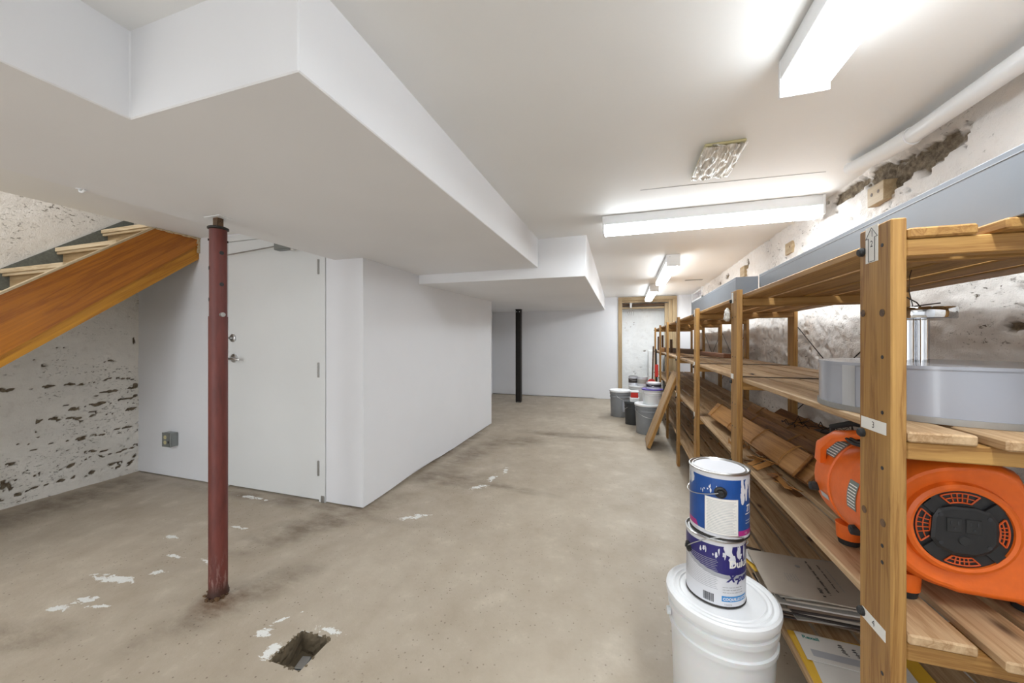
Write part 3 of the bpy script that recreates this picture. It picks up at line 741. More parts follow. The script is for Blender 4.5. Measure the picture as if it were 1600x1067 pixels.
# ------------------------------------------------------------------ shelving rack
XF, XB = .440, .984        # outer front face of the posts, inner face of the rear posts
FR = [.848 + .93 * k for k in range(7)]
LV = [1.394, 1.043, .695, .300]
BT = .018
rack = thing('shelving_rack', 'long pine shelving rack with four slatted levels along the right wall', 'shelf', (.71, 3.6, 0))
R0 = Vector((.71, 3.6, 0))
def L3(x, y, z): return (x - R0.x, y - R0.y, z - R0.z)
def rack_build():
    rr = random.Random(11)
    for k, y in enumerate(FR):
        for side, x in ((0, XF + .011), (1, XB + .011)):
            zt = 1.413 if side == 0 else 1.395; zb = fz(y) + .001
            p = board('post', zt - zb, .090, .022, M['pine'], rack, L3(x, y, (zt + zb) / 2), RZ)
            fx = XF if side == 0 else XB
            if side == 0 or k > 1:
                for z in LV:
                    yy = y + .034; s = -1
                    me = MB().lathe([(.0085, 0), (.0085, -.005), (.006, -.008)], (0, 0, 0), 12, 'x')
                    b = me.build('bolt', M['rubber'], None, smooth=True, loc=(0, 0, 0)); b.parent = p
                    # post-local axes: x = world z, z = -world x
                    b.matrix_local = Matrix.Rotation(pi / 2, 4, 'Y') @ Matrix.Translation((fx - x, yy - y, z - .022 - (zt + zb) / 2))
                if side == 0 and k < 3:
                    for z in (1.372, 1.30, 1.13, .93, .60, .40, .52, .83) if k else (1.372, 1.17, 1.07, .97, .83, .80, .60, .565):
                        for dy in ((-.022,) if k == 0 else (-.02, .02)):
                            h = MB().lathe([(.0035, 0), (.0035, -.0006)], (0, 0, 0), 10, 'x').build('nail_hole', M['ink'], None)
                            h.parent = p; h.matrix_local = Matrix.Rotation(pi / 2, 4, 'Y') @ Matrix.Translation((fx - x, dy, z - (zt + zb) / 2))
                if side == 0 and k == 0:
                    for z, dy in ((1.253, .034), (1.250, -.022), (.873, .030), (.872, -.024)):
                        h = MB().lathe([(.007, 0), (.007, -.0008)], (0, 0, 0), 14, 'x').build('screw_hole', M['old_wood'], None)
                        h.parent = p; h.matrix_local = Matrix.Rotation(pi / 2, 4, 'Y') @ Matrix.Translation((fx - x, dy, z - (zt + zb) / 2))
        for li, z in enumerate(LV):
            for dy in (-.030, .030):
                board('rail', XB - XF - .022 - .001, .026, .030, M['pine'], rack, L3((XF + .022 + XB) / 2, y + dy, z - BT - .0155), (0, 0, 0))
    n = 5; W = .0905; gap = (XB - XF - .022 - n * W) / (n - 1) - .0002
    for k in range(6):
        for li, z in enumerate(LV):
            y0 = FR[k] + (-.048 if k == 0 else .001); y1 = FR[k + 1] - .001
            if k == 5: y1 += .045
            for j in range(n):
                e = (0.0, .022, .012, .018, .006)[j] if k == 0 else rr.uniform(0, .004)
                a = y0 - (e if k == 0 else -e); b = y1
                x = XF + .0225 + W / 2 + j * (W + gap)
                mat = M['pine'] if li == 0 else M['pine_grey']
                board('shelf_board', b - a, W, BT, mat, rack, L3(x, (a + b) / 2, z - BT / 2 - .0001), (0, 0, pi / 2), bevel=.003)
    # steel cross braces at the back
    for k in (1, 3, 4):
        for za, zb in ((1.28, .78), (.78, 1.28)):
            MB().tube([L3(1.009, FR[k] + .04, zb), L3(1.009, FR[k + 1] - .04, za)], .0028, 6).build('cross_brace', M['black_metal'], rack)
    # added dark cords standing for the board joints of the middle shelf
    for k in (1, 2, 3):
        MB().tube([L3(XF + .03, FR[k] + .01, LV[1] + .002), L3(.7, FR[k] - .005, LV[1] + .0025), L3(XB, FR[k] + .01, LV[1] + .002)], .002, 5).build('string', M['wire'], rack)
    # paper labels on the front posts
    def tagp(k, yc, zc, w, h, txt=None, arrow=False):
        lb = MB().box(L3(XF - .0007, yc - w / 2, zc - h / 2), L3(XF - .0001, yc + w / 2, zc + h / 2)).build('paper_label', M['label'], rack)
        xx = XF - .0010
        if txt:
            sz = .017
            for i, ch in enumerate(txt):
                v, f = text_geo(ch, sz)
                cw = max(q[0] for q in v)
                if not arrow: fn = lambda a, b: L3(xx, yc + cw / 2 - a, zc - .005 + b)
                else: fn = lambda a, b, i=i: L3(xx, yc + cw / 2 - a, zc + .014 - .019 * i + b)
                me = bpy.data.meshes.new('digit'); me.from_pydata([fn(q[0], q[1]) for q in v], [], f); me.materials.append(M['ink'])
                d = put('digit', me, lb, (0, 0, 0))
        if arrow:
            P = [(-.009, -.032), (-.009, .012), (-.017, .012), (0, .031), (.017, .012), (.009, .012), (.009, -.032), (-.009, -.032)]
            for (a, b), (c, d) in zip(P, P[1:]):
                MB().tube([L3(xx, yc + a, zc + b), L3(xx, yc + c, zc + d)], .0005, 4).build('arrow_line', M['ink'], lb)
    tagp(0, .855, 1.381, .036, .068, '12', True)
    tagp(0, .851, 1.042, .072, .022, '3')
    tagp(0, .850, .672, .066, .021, '4')
    for k in (1, 2, 3, 4, 5):
        tagp(k, FR[k] + .02, 1.385, .026, .045)
        tagp(k, FR[k] + .025, 1.045, .04, .022)
    for k in (2, 3): tagp(k, FR[k] + .028, .70, .03, .03)
    m = MB(); rr2 = random.Random(6)
    pts = []
    R = []
    for i in range(6):
        z = 1.345 - i * .012; r = (.006, .016, .022, .020, .024, .010)[i]
        R.append([L3(XF - .012 + r * .6 * cos(a) * rr2.uniform(.7, 1.2), FR[1] + .055 + r * sin(a) * rr2.uniform(.7, 1.3), z) for a in [q * 6.283 / 9 for q in range(9)]])
    m.rings(R).build('crumpled_tag', M['wrap'], rack)
rack_build()

def wall_block(label, y, z, ly, lz, t=.045, holes=2):
    o = thing('wood_block', label, 'wood block', (XR + .01, y, z), 0)
    board('block', ly, t * 2, lz, M['frame_tan'], o, (0, 0, 0), RY)
    for k in range(holes):
        MB().lathe([(.008, -t - .0005), (.008, -t - .001)], (0, -.022 + k * .045, .005), 12, 'x').build('nail_hole', M['old_wood'], o)
wall_block('pale wood block with two bolt holes fixed high on the right wall', 2.01, 1.845, .11, .085)
wall_block('pale wood block on the rough wall above the crosswise light end', 2.98, 1.84, .11, .08, .02, 1)
wall_block('thin wood stub behind the near end of the farther grey box', 4.0, 1.86, .14, .10, .03, 0)

# long grey painted boxes on the top shelf
def greybox(label, x0, y0, y1, h=.108, w=.093):
    t = thing('long_grey_box', label, 'box', (x0 + w / 2, (y0 + y1) / 2, LV[0] + .0005))
    L = y1 - y0
    board('body', L, w, h, M['greybox'], t, (0, 0, h / 2), RY, bevel=.0015)
    MB().box((-w / 2 - .0006, -L / 2 + .004, h - .012), (-w / 2, L / 2 - .004, h - .0105)).build('seam', M['can_grey'], t)
greybox('near long grey-blue box on the top shelf, running out of frame', .583, .20, 1.94, .110)
greybox('farther long grey-blue box on the top shelf, its end facing the camera', .497, 1.975, 3.22, .108)

# ------------------------------------------------------------------ drum pendant on the middle shelf
def drum_lamp():
    cx, cy = .660, 1.062; t = thing('drum_pendant_lamp', 'large white drum pendant lamp with chrome stems lying on the middle shelf', 'lamp', (cx, cy, LV[1] + .0005))
    R = .200; H = .108
    MB().lathe([(R - .006, .012), (R, .012), (R, H - .006), (R - .006, H - .006)], n=72).build('shade', M['acrylic'], t, smooth=True)
    MB().lathe([(R + .003, 0), (R + .003, .012), (R - .01, .012)], n=72, cap1=True).build('lower_rim', M['dull_steel'], t, smooth=True)
    MB().lathe([(R + .002, H - .006), (R + .002, H), (R - .01, H)], n=72, cap1=True).build('upper_rim', M['acrylic'], t, smooth=True)
    a0 = atan2(.997 - cy, .473 - cx); a = a0 - .1; m = MB(); P0 = []; P1 = []
    for k in range(5):
        q = a0 + .075 * (k / 4 - .5) * 2
        P0.append((cos(q) * (R + .0012), sin(q) * (R + .0012), .012)); P1.append((cos(q) * (R + .0012), sin(q) * (R + .0012), H - .004))
    for k in range(4): m.quad(P0[k], P0[k + 1], P1[k + 1], P1[k])
    m.build('seam_strip', M['steel'], t)
    for x in (-.055, -.030): MB().lathe([(.0125, H), (.0125, H + .094)], (x, -.01, 0), 20).build('stem', M['chrome'], t, smooth=True)
    cn = MB().lathe([(.066, H + .095), (.068, H + .098), (.068, H + .117), (.066, H + .120)], (-.048, -.01, 0), 40).build('canopy', M['chrome'], t, smooth=True)
    zc = H + .120
    MB().tube([(-.09, -.05, zc + .03), (-.05, -.03, zc + .012), (-.03, -.01, zc + .001)], .0014, 5).build('wire', M['wire'], t)
    MB().tube([(-.07, .0, zc), (-.04, -.02, zc + .006), (-.01, -.03, zc + .010)], .0014, 5).build('wire', M['wire'], t)
    MB().tube([(-.05, -.02, zc), (-.055, -.015, zc + .04), (-.045, .0, zc + .075), (-.03, .02, zc + .092)], .0009, 5).build('wire', M['wire'], t)
drum_lamp()

# ------------------------------------------------------------------ orange blower
def blower():
    cx, cz = .588, .853; zf = LV[2] + .0005
    t = thing('air_mover', 'orange snail-shaped floor blower with black round intake on the third shelf', 'blower', (cx, 1.03, zf))
    C = Vector((0, -0.0, cz - zf)); c = cz - zf
    out = []
    def arc(a0, a1, n, r): return [(r * cos(radians(a0 + (a1 - a0) * k / n)), r * sin(radians(a0 + (a1 - a0) * k / n))) for k in range(n + 1)]
    R = .124
    out = [(.0, -R - .004)] + arc(-98, -180, 9, R) + arc(170, 90, 9, R)[0:] + [(.030, .127), (.062, .122), (.088, .109), (.100, .080), (.112, .040)]
    out += [(.124, .005), (.138, -.022), (.165, -.038), (.215, -.048), (.27, -.050), (.272, -.053), (.272, -.124), (.27, -.128), (.20, -.128), (.12, -.130), (.06, -.130)]
    ys = [(-.138, .80), (-.142, .86), (-.141, .905), (-.134, .955), (-.120, .99), (-.100, 1.0), (.02, 1.0), (.022, .975), (.040, .975), (.042, 1.0), (.085, 1.0), (.105, .985), (.122, .94), (.130, .86), (.130, .8)]
    m = MB(); rings = []
    for y, s in ys:
        ring = []
        for (x, z) in out:
            if x > .13: k = 1 - (1 - s) * .35; ring.append((x, y * (.92), c + z * (s * .5 + .5)))
            else: ring.append((x * s, y, c + z * s))
        rings.append(ring)
    m.rings(rings)
    hs = m.build('housing', M['orange'], t, smooth=True)
    yf = -.1425
    # intake: raised ring, black plate, four orange grilles
    MB().lathe([(.070, yf + .004), (.071, yf - .004), (.076, yf - .006), (.082, yf - .003), (.086, yf + .006)], (0, 0, c), 56, 'y', False, False).build('intake_ring', M['orange'], t, smooth=True)
    pl = MB().lathe([(.0705, yf + .003), (.0705, yf - .0005)], (0, 0, c), 56, 'y').build('intake_plate', M['black'], t, smooth=True)
    q = [(-.047, -.020), (-.036, -.036), (-.016, -.046), (.016, -.046), (.036, -.036), (.047, -.020), (.047, .020), (.036, .036), (.016, .042), (-.016, .042), (-.036, .036), (-.044, .020)]
    MB().rings([[(x, yf - .0005, c + z) for x, z in q], [(x, yf - .006, c + z) for x, z in q], [(x * .9, yf - .008, c + z * .9) for x, z in q]]).build('motor_cover', M['black'], t)
    for a in (42, 138, 222, 318): MB().box((.044, yf - .005, -.009), (.069, yf - .0005, .009)).build('cover_arm', M['black'], t, loc=(0, 0, c), rot=(0, -radians(a), 0))
    for a0, a1, r0, r1 in ((68, 118, .049, .066), (152, 207, .046, .066), (248, 292, .052, .066), (-22, 24, .052, .064)):
        m = MB(); n = 8
        P = [(r1 * cos(radians(a0 + (a1 - a0) * k / n)), r1 * sin(radians(a0 + (a1 - a0) * k / n))) for k in range(n + 1)]
        Q = [(r0 * cos(radians(a0 + 7 + (a1 - a0 - 14) * k / n)), r0 * sin(radians(a0 + 7 + (a1 - a0 - 14) * k / n))) for k in range(n + 1)]
        lp = P + Q[::-1]
        g = thing_part = None
        mm = MB()
        for i in range(len(lp)):
            p, q = lp[i], lp[(i + 1) % len(lp)]
            mm.tube([(p[0], yf - .002, c + p[1]), (q[0], yf - .002, c + q[1])], .0014, 5)
        g = mm.build('grille', M['orange_dark'], t)
        for k in (1, 2, 3, 4):
            a = a0 + 7 + (a1 - a0 - 14) * k / 5
            MB().tube([(r0 * cos(radians(a)), yf - .0015, c + r0 * sin(radians(a))), (r1 * cos(radians(a)), yf - .0015, c + r1 * sin(radians(a)))], .001, 5).build('rib', M['orange_dark'], g)
        rm = (r0 + r1) / 2
        MB().tube([(rm * cos(radians(a0 + 4 + (a1 - a0 - 8) * k / 6)), yf - .0015, c + rm * sin(radians(a0 + 4 + (a1 - a0 - 8) * k / 6))) for k in range(7)], .001, 5).build('rib', M['orange_dark'], g)
    # pair of sockets and reset button on the plate
    for x in (-.015, .012):
        s = MB().box((x - .011, yf - .0095, c - .004), (x + .011, yf - .0078, c + .022)).build('socket', M['rubber'], t, bevel=.001)
        for dx in (-.005, .005): MB().box((x + dx - .001, yf - .0099, c + .010), (x + dx + .001, yf - .0094, c + .017)).build('slot', M['ink'], s)
        MB().lathe([(.002, yf - .0094), (.002, yf - .0099)], (x, 0, c + .003), 8, 'y').build('slot', M['ink'], s)
    MB().lathe([(.009, yf - .0078), (.008, yf - .010)], (-.001, 0, c - .018), 20, 'y').build('reset_button', M['rubber'], t, smooth=True)
    for a in (40, 140, 220, 320): MB().lathe([(.0035, yf - .001), (.0035, yf - .0085)], (.040 * cos(radians(a)) * 1.1, 0, c + .040 * sin(radians(a))), 10, 'y').build('screw', M['ink'], t)
    # arched handle over the top
    H = [(-.100, .050, .120), (-.112, .045, .150), (-.108, .02, .172), (-.088, -.02, .186), (-.06, -.06, .188)]
    H = [(-.118, .088, c + .045), (-.122, .072, c + .085), (-.110, .035, c + .118), (-.080, -.010, c + .134), (-.040, -.045, c + .132), (-.02, -.06, c + .115)]
    m = MB(); rg = []
    for i, p in enumerate(H):
        a = Vector(H[min(i + 1, 5)]) - Vector(H[max(i - 1, 0)]); a.normalize(); s = a.cross(Vector((0, 1, 0)) if abs(a.y) < .9 else Vector((1, 0, 0))).normalized(); u = a.cross(s).normalized()
        w, h = .0095, .0135
        rg.append([Vector(p) + s * w * cx2 + u * h * sx2 for cx2, sx2 in ((1, .5), (.6, 1), (-.6, 1), (-1, .5), (-1, -.5), (-.6, -1), (.6, -1), (1, -.5))])
    m.rings(rg).build('handle', M['orange'], t, smooth=True)
    # cord wound round the top
    for k in range(5):
        r = .060 + .006 * k; P = [(.0 + (r + .02) * cos(q * pi / 14), -.005 + r * sin(q * pi / 14) * .8, c + .118 + .004 * (k % 2) + .004 * cos(q)) for q in range(29)]
        MB().tube(P, .0038, 6).build('power_cord', M['rubber'], t, smooth=True)
    MB().tube([(-.085, .10, c + .10), (-.095, .085, c + .13), (-.07, .05, c + .148), (-.03, .03, c + .145)], .007, 8).build('cord_hook', M['rubber'], t, smooth=True)
    # feet, bumpers and printed labels
    for x, y in ((-.06, -.10), (-.06, .085), (.13, -.09), (.13, .085)):
        f = MB().lathe([(.020, 0), (.022, .012), (.018, .016)], (x, y, 0), 20).build('foot', M['rubber'], t, smooth=True)
        MB().lathe([(.024, .014), (.026, .05)], (x, y, 0), 20).build('foot_boss', M['orange'], f, smooth=True)
    for y, z in ((.100, -.028), (-.040, -.070)):
        xs = -sqrt(max(0, .124 ** 2 - z * z))
        b = MB().lathe([(.010, xs + .01), (.011, xs - .006), (.010, xs - .014), (.006, xs - .015)], (0, y, c + z), 18, 'x').build('bumper', M['rubber'], t, smooth=True)
        MB().lathe([(.005, xs - .0152), (.005, xs - .016)], (0, y, c + z), 10, 'x').build('bumper_hole', M['ink'], b)
    def patch(nm, a0, a1, y0, y1, mat, r=.1247, par=None, lab=None):
        m = MB(); n = 6
        for k in range(n):
            p = [(r * cos(radians(a0 + (a1 - a0) * q / n)), c + r * sin(radians(a0 + (a1 - a0) * q / n))) for q in (k, k + 1)]
            m.quad((p[0][0], y0, p[0][1]), (p[1][0], y0, p[1][1]), (p[1][0], y1, p[1][1]), (p[0][0], y1, p[0][1]))
        return m.build(nm, mat, par or t, label=lab)
    lb = patch('warning_label', 150, 128, .045, .094, M['grey_label'], lab='grey striped warning label')
    for k in range(7): patch('print_line', 149 - 3 * k, 148 - 3 * k, .048, .091, M['label'], .1250, lb)
    lb = patch('rating_label', 188, 160, -.075, -.042, M['grey_label'], lab='grey rating label')
    for k in range(8): patch('print_line', 186 - 3 * k, 185 - 3 * k, -.072, -.045, M['label'], .1250, lb)
    patch('white_print', 194, 200, .045, .080, M['can_grey'], lab='faint pale printing')
blower()

# ------------------------------------------------------------------ pails and paint cans
def bend(cx, cy, R, ang):     # wrap flat print round a cylinder, reading left to right from outside
    return lambda a, b, z0=0.0: (cx + R * cos(ang + a / R), cy + R * sin(ang + a / R), b + z0)
def cyl_patch(m, R, a0, a1, z0, z1, n=12, zt=None):
    for k in range(n):
        p, q = a0 + (a1 - a0) * k / n, a0 + (a1 - a0) * (k + 1) / n
        za = z1 if zt is None else zt(k / n); zb = z1 if zt is None else zt((k + 1) / n)
        m.quad((R * cos(p), R * sin(p), z0), (R * cos(q), R * sin(q), z0), (R * cos(q), R * sin(q), zb), (R * cos(p), R * sin(p), za))
    return m
def pail(label, x, y, z, r=.148, h=.375, body='pail', lid='lid', cat='bucket', group=None, handle=0.0, rings=True, lab=None, name='plastic_pail'):
    t = thing(name, label, cat, (x, y, z), 0, group); k = h / .375
    P = [(r * .86, 0), (r * .88, .004 * k), (r * .945, .27 * k), (r * .985, .272 * k), (r * .99, .285 * k), (r * .955, .288 * k), (r * .96, .315 * k), (r * 1.0, .318 * k), (r * 1.005, .332 * k), (r * .97, .335 * k), (r * .975, .352 * k)]
    MB().lathe(P, n=48).build('body', M[body], t, smooth=True)
    Lp = [(r * .98, .348 * k), (r * 1.03, .350 * k), (r * 1.045, .362 * k), (r * 1.035, .371 * k), (r * .99, .375 * k), (r * .955, .371 * k), (r * .90, .370 * k)]
    if rings: Lp += [(r * .87, .373 * k), (r * .84, .370 * k), (r * .80, .370 * k), (r * .78, .3725 * k), (r * .76, .370 * k)]
    Lp += [(r * .22, .370 * k), (r * .21, .372 * k), (r * .18, .372 * k), (r * .17, .370 * k), (r * .12, .370 * k), (r * .11, .3715 * k), (r * .08, .3715 * k), (r * .07, .370 * k), (0.001, .370 * k)]
    MB().lathe(Lp, n=64).build('lid', M[lid], t, smooth=True)
    a = handle
    hd = [( (r * 1.02) * cos(q) * 1.0, (r * 1.02) * sin(q), .30 * k - .09 * k * sin((q - a) ) ) for q in [a + pi * i / 16 for i in range(17)]]
    MB().tube(hd, .0022, 6).build('bail', M['steel'], t, smooth=True)
    for q in (a, a + pi):
        MB().lathe([(.012, r * .97), (.012, r * 1.04)], (0, 0, 0), 12, 'x').build('bail_ear', M[body], t, smooth=True, loc=(0, 0, .30 * k), rot=(0, 0, q))
    if lab:
        m = MB(); cyl_patch(m, r * .945, lab[0], lab[1], .08 * k, .24 * k); m.build('label', M[lab[2]], t, label=lab[3])
    return t
px, py = .2764, 1.2605
PZ = fz(py)
t = pail('large white plastic pail with paint cans on its lid beside the rack', px, py, PZ + .0005, .1485, .4085, handle=radians(5))
LIDZ = PZ + .0005 + .370 * .4085 / .375
def paint_can(label, x, y, z, rot, kind, r=.0825, h=.1935, group=None, open_dirty=False):
    t = thing('paint_can', label, 'paint can', (x, y, z), rot, group)
    MB().lathe([(r - .002, 0), (r, .0015), (r, .004), (r - .0015, .006)], n=48).build('bottom_rim', M['black_metal'], t, smooth=True)
    MB().lathe([(r - .0015, .005), (r - .0015, h - .008), (r - .001, h - .006), (r + .0008, h - .004)], n=64).build('body', M['can_white'], t, smooth=True)
    MB().lathe([(r + .0008, h - .0045), (r + .0012, h - .001), (r - .002, h), (r - .004, h - .003), (r - .007, h - .004), (r - .009, h - .001), (r - .012, h - .001), (r - .014, h - .004)], n=64, cap1=False).build('top_rim', M['steel'], t, smooth=True)
    MB().lathe([(r - .013, h - .006), (r - .014, h - .0035), (r - .022, h - .0045), (.001, h - .0045)], n=48).build('lid', M['can_white'] if kind != 'far' else M['paper4'], t, smooth=True)
    return t
Rr = .0825 - .0013
def ear(t, ang, z, r=.0825, sx=.014, mat='black'):
    m = MB(); v = Vector((cos(ang), sin(ang), 0)); s = Vector((-sin(ang), cos(ang), 0)); up = Vector((0, 0, 1)); rg = []
    for rad, out in ((1.25, -.003), (1.2, .002), (.8, .004), (.7, .003)):
        rg.append([v * (r + out) + s * sx * rad * cos(q * pi / 10) + up * (z + sx * rad * sin(q * pi / 10)) for q in range(20)])
    e = m.rings(rg).build('bail_ear', M[mat], t, smooth=True)
    MB().box((-.004, -.006, -.005), (.004, .006, .006)).build('ear_hook', M['rubber'], e, bevel=.0015, loc=v * (r + .004) + up * z, rot=(0, 0, ang))
def bail(t, ang, z, r, drop, swing=pi, n=20, start=0):
    P = []
    for i in range(n + 1):
        q = swing * i / n; a = ang - q
        P.append(((r + .0035 + .001 * sin(q)) * cos(a), (r + .0035 + .001 * sin(q)) * sin(a), z - drop * sin(q)))
    MB().tube(P, .0014, 6).build('bail', M['steel'], t, smooth=True)
# direction from can to camera
CA = atan2(-1.27, -.268)        # -101.9 deg
# lower can: white / navy label
c1 = paint_can('white and navy paint can standing on the white pail', .2623, 1.2665, LIDZ + .002, 0, 'near')
def col_print1(t, h=.1935):
    z0 = .008
    # angles measured from the camera direction, + = towards the right of the picture
    A = lambda d: CA + radians(d)
    m = MB(); n = 26
    lo = lambda s: .150 - .055 * s + .012 * s * s * 1.5
    for k in range(n):
        a, b = -88 + 176 * k / n, -88 + 176 * (k + 1) / n
        za, zb = [.148 - .050 * (q / n) ** .8 - .018 * sin(pi * q / n) for q in (k, k + 1)]
        m.quad(*[((Rr) * cos(A(q)), (Rr) * sin(A(q)), z) for q, z in ((a, za), (b, zb), (b, .178), (a, .178))])
    o = m.build('navy_band', M['can_navy'], t)
    m = MB()
    for k in range(n):
        a, b = -88 + 176 * k / n, -88 + 176 * (k + 1) / n
        za, zb = [.148 - .050 * (q / n) ** .8 - .018 * sin(pi * q / n) for q in (k, k + 1)]
        m.quad(*[((Rr) * cos(A(q)), (Rr) * sin(A(q)), z) for q, z in ((a, za - .012), (b, zb - .012), (b, zb), (a, za))])
    m.build('grey_swoosh', M['can_grey'], t)
    m = MB(); cyl_patch(m, Rr + .0002, A(12), A(72), .020, .036); m.build('colour_strip', M['can_sky'], t)
    def wr(nm, s, size, d, z, mat, it=0.0, bold=0.0):
        text(nm, s, size, M[mat], t, lambda a, b: ((Rr + .0005) * cos(A(d) + a / Rr), (Rr + .0005) * sin(A(d) + a / Rr), z + b), it, bold)
    wr('lettering', 'Dulux', .030, 26, .118, 'label', 0, .001)
    wr('lettering', 'X-pert', .030, 22, .078, 'can_navy', .35, .0012)
    wr('lettering', "COQUILLE D'OEUF", .0105, 14, .024, 'label', 0, .0003)
    for i in range(3): marks('small_print', t, M['ink_grey'], 0, 0, .062, .0028, 0, 0, 40 + i, lambda a, b: ((Rr + .0005) * cos(A(14) + a / Rr), (Rr + .0005) * sin(A(14) + a / Rr), .060 - .0075 * i + b))
    wr('lettering', '146026', .0075, 16, .0095, 'ink_grey'); wr('lettering', '3.6 L', .0075, 62, .0095, 'ink_grey')
    # fine print panel and barcode
    m = MB()
    for i in range(17): cyl_patch(m, Rr + .0002, A(-80 + (i % 3)), A(5 - (i * 7) % 5), .052 + i * .0052, .0532 + i * .0052)
    o = m.build('fine_print', M['can_grey'], t); o['kind'] = 'stuff'
    m = MB(); rr = random.Random(3); a = -22
    while a < -2:
        wd = rr.choice((.5, .9, 1.4)); cyl_patch(m, Rr + .0003, A(a), A(a + wd), .012, .036, 1); a += wd + rr.choice((.5, .8))
    o = m.build('barcode', M['ink'], t); o['kind'] = 'stuff'
    # dried white drips over the navy band
    drips(t, A, 9, (18, 80), (.140, .180), 21); drips(t, A, 12, (-40, 20), (.150, .165), 22, .4)
def drips(t, A, n, ar, zr, seed, s=1.0):
    rr = random.Random(seed); m = MB()
    for k in range(n):
        a = rr.uniform(*ar); z = rr.uniform(*zr); wa = rr.uniform(2, 7) * s; hz = rr.uniform(.008, .03) * s; N = 12
        P = []
        for q in range(N):
            th = 2 * pi * q / N; f = rr.uniform(.55, 1.15)
            P.append(((Rr + .0004 + .00002 * k) * cos(A(a + wa * f * cos(th))), (Rr + .0004 + .00002 * k) * sin(A(a + wa * f * cos(th))), min(.186, z + hz * f * sin(th))))
        m.quad(*P)
    o = m.build('paint_drips', M['can_white'], t); o['kind'] = 'stuff'
col_print1(c1)
ear(c1, CA + radians(-62), .136, .0825, .013); bail(c1, CA + radians(-62) , .136, .083, .075, -pi)
# upper can: blue label
c2 = paint_can('blue-labelled paint can on top of the two-can stack', .2735, 1.272, LIDZ + .002 + .1938, 0, 'near')
def col_print2(t):
    A = lambda d: CA + radians(d)
    m = MB(); cyl_patch(m, Rr, A(-178), A(178), .018, .176, 60); m.build('blue_wrap', M['can_blue'], t)
    m = MB(); cyl_patch(m, Rr + .0003, A(-27), A(37), .014, .120, 12); pn = m.build('text_panel', M['can_grey'], t)
    m = MB(); cyl_patch(m, Rr + .0005, A(-26), A(36), .0150, .119, 12); m.build('panel_face', M['label'], pn)
    m = MB()
    for i in range(21): cyl_patch(m, Rr + .0007, A(-23 + (i % 2)), A(33 - (i * 5) % 9), .021 + i * .0045, .0221 + i * .0045)
    o = m.build('fine_print', M['can_grey'], t); o['kind'] = 'stuff'
    m = MB(); cyl_patch(m, Rr + .0003, A(37.5), A(100), .014, .029, 12); m.build('magenta_strip', M['magenta'], t)
    m = MB(); a0, a1 = -90, -42
    for k in range(8):
        p, q = a0 + (a1 - a0) * k / 8, a0 + (a1 - a0) * (k + 1) / 8
        m.quad(*[((Rr + .0003) * cos(A(d)), (Rr + .0003) * sin(A(d)), z) for d, z in ((p, .018), (q, .018), (q - 6, .034), (p - 6, .034))])
    m.build('magenta_flash', M['magenta'], t)
    def wr(nm, s, size, d, z, mat, it=0.0, bold=0.0):
        text(nm, s, size, M[mat], t, lambda a, b: ((Rr + .0009) * cos(A(d) + a / Rr), (Rr + .0009) * sin(A(d) + a / Rr), z + b), it, bold)
    wr('lettering', 'TI', .027, 55, .082, 'label', .3, .0008)
    wr('lettering', '3.7 L', .008, -52, .0085, 'ink_grey'); wr('lettering', '726', .008, 43, .0085, 'ink_grey')
    for i in range(2): marks('small_print', t, M['label'], 0, 0, .03, .003, 0, 0, 50 + i, lambda a, b: ((Rr + .0009) * cos(A(56) + a / Rr), (Rr + .0009) * sin(A(56) + a / Rr), .055 - .008 * i + b)); wr('lettering', '100', .008, 52, .0185, 'label')
    m = MB(); cyl_patch(m, Rr + .0006, A(55), A(95), .074, .0765, 8); m.build('underline', M['label'], t)
    drips(t, A, 16, (45, 85), (.120, .175), 31, 1.0); drips(t, A, 14, (-95, -55), (.150, .178), 32, 1.0); drips(t, A, 8, (-40, 0), (.13, .16), 33, .3)
    drips(t, A, 5, (-88, -75), (.115, .15), 34, .6)
col_print2(c2)
ear(c2, CA + radians(3), .138, .0825, .0135); bail(c2, CA + radians(3), .138, .083, .028, pi)

# ------------------------------------------------------------------ bundles of flooring planks on the third shelf
Z3 = LV[2] + .0005
def bundle(label, p0, p1, n, W, T, mat, tilt, ties, seed, cols=1):
    """n planks stacked along their thin side between end points p0 (near) and p1 (far); tilt = roll about the long axis"""
    rr = random.Random(seed); a = Vector(p0); b = Vector(p1); d = b - a; L = d.length
    t = thing('plank_bundle', label, 'plank bundle', ((a + b) / 2)[:], 0, 'tied bundles of planks on the third shelf')
    yaw = atan2(d.y, d.x); pit = -math.asin(d.z / L)
    Mx = Matrix.Rotation(yaw, 4, 'Z') @ Matrix.Rotation(pit, 4, 'Y') @ Matrix.Rotation(tilt, 4, 'X')
    h = n * T
    for c in range(cols):
        for k in range(n):
            l = L * rr.uniform(.93, 1.0); sh = rr.uniform(-.5, .5) * (L - l)
            o = put('plank', board_mesh(round(l, 2), W, T * .86, mat[k % len(mat)], .0012), t)
            o.matrix_local = Mx @ Matrix.Translation((sh, rr.uniform(-.004, .004) + (c - (cols - 1) / 2) * (W + .002), (k + .5) * T - h / 2)) @ Matrix.Rotation(rr.uniform(-.006, .006), 4, 'Z')
    for s in ties:
        w2 = W * cols / 2 + .006; h2 = h / 2 + .004; P = []
        for q in range(29):
            an = q / 28 * 2 * pi; x = s * L / 2 + .012 * sin(an * 2 + s); u, v = cos(an), sin(an); k = 1 / max(abs(u) ** 6 + abs(v) ** 6, 1e-6) ** (1 / 6)
            P.append(Mx @ Vector((x, u * k * w2, v * k * h2)))
        for e in range(2): MB().tube([p + Mx @ Vector((.008 * e, 0, 0)) for p in P], .0013, 5).build('twine', M['twine'], t)
    return t
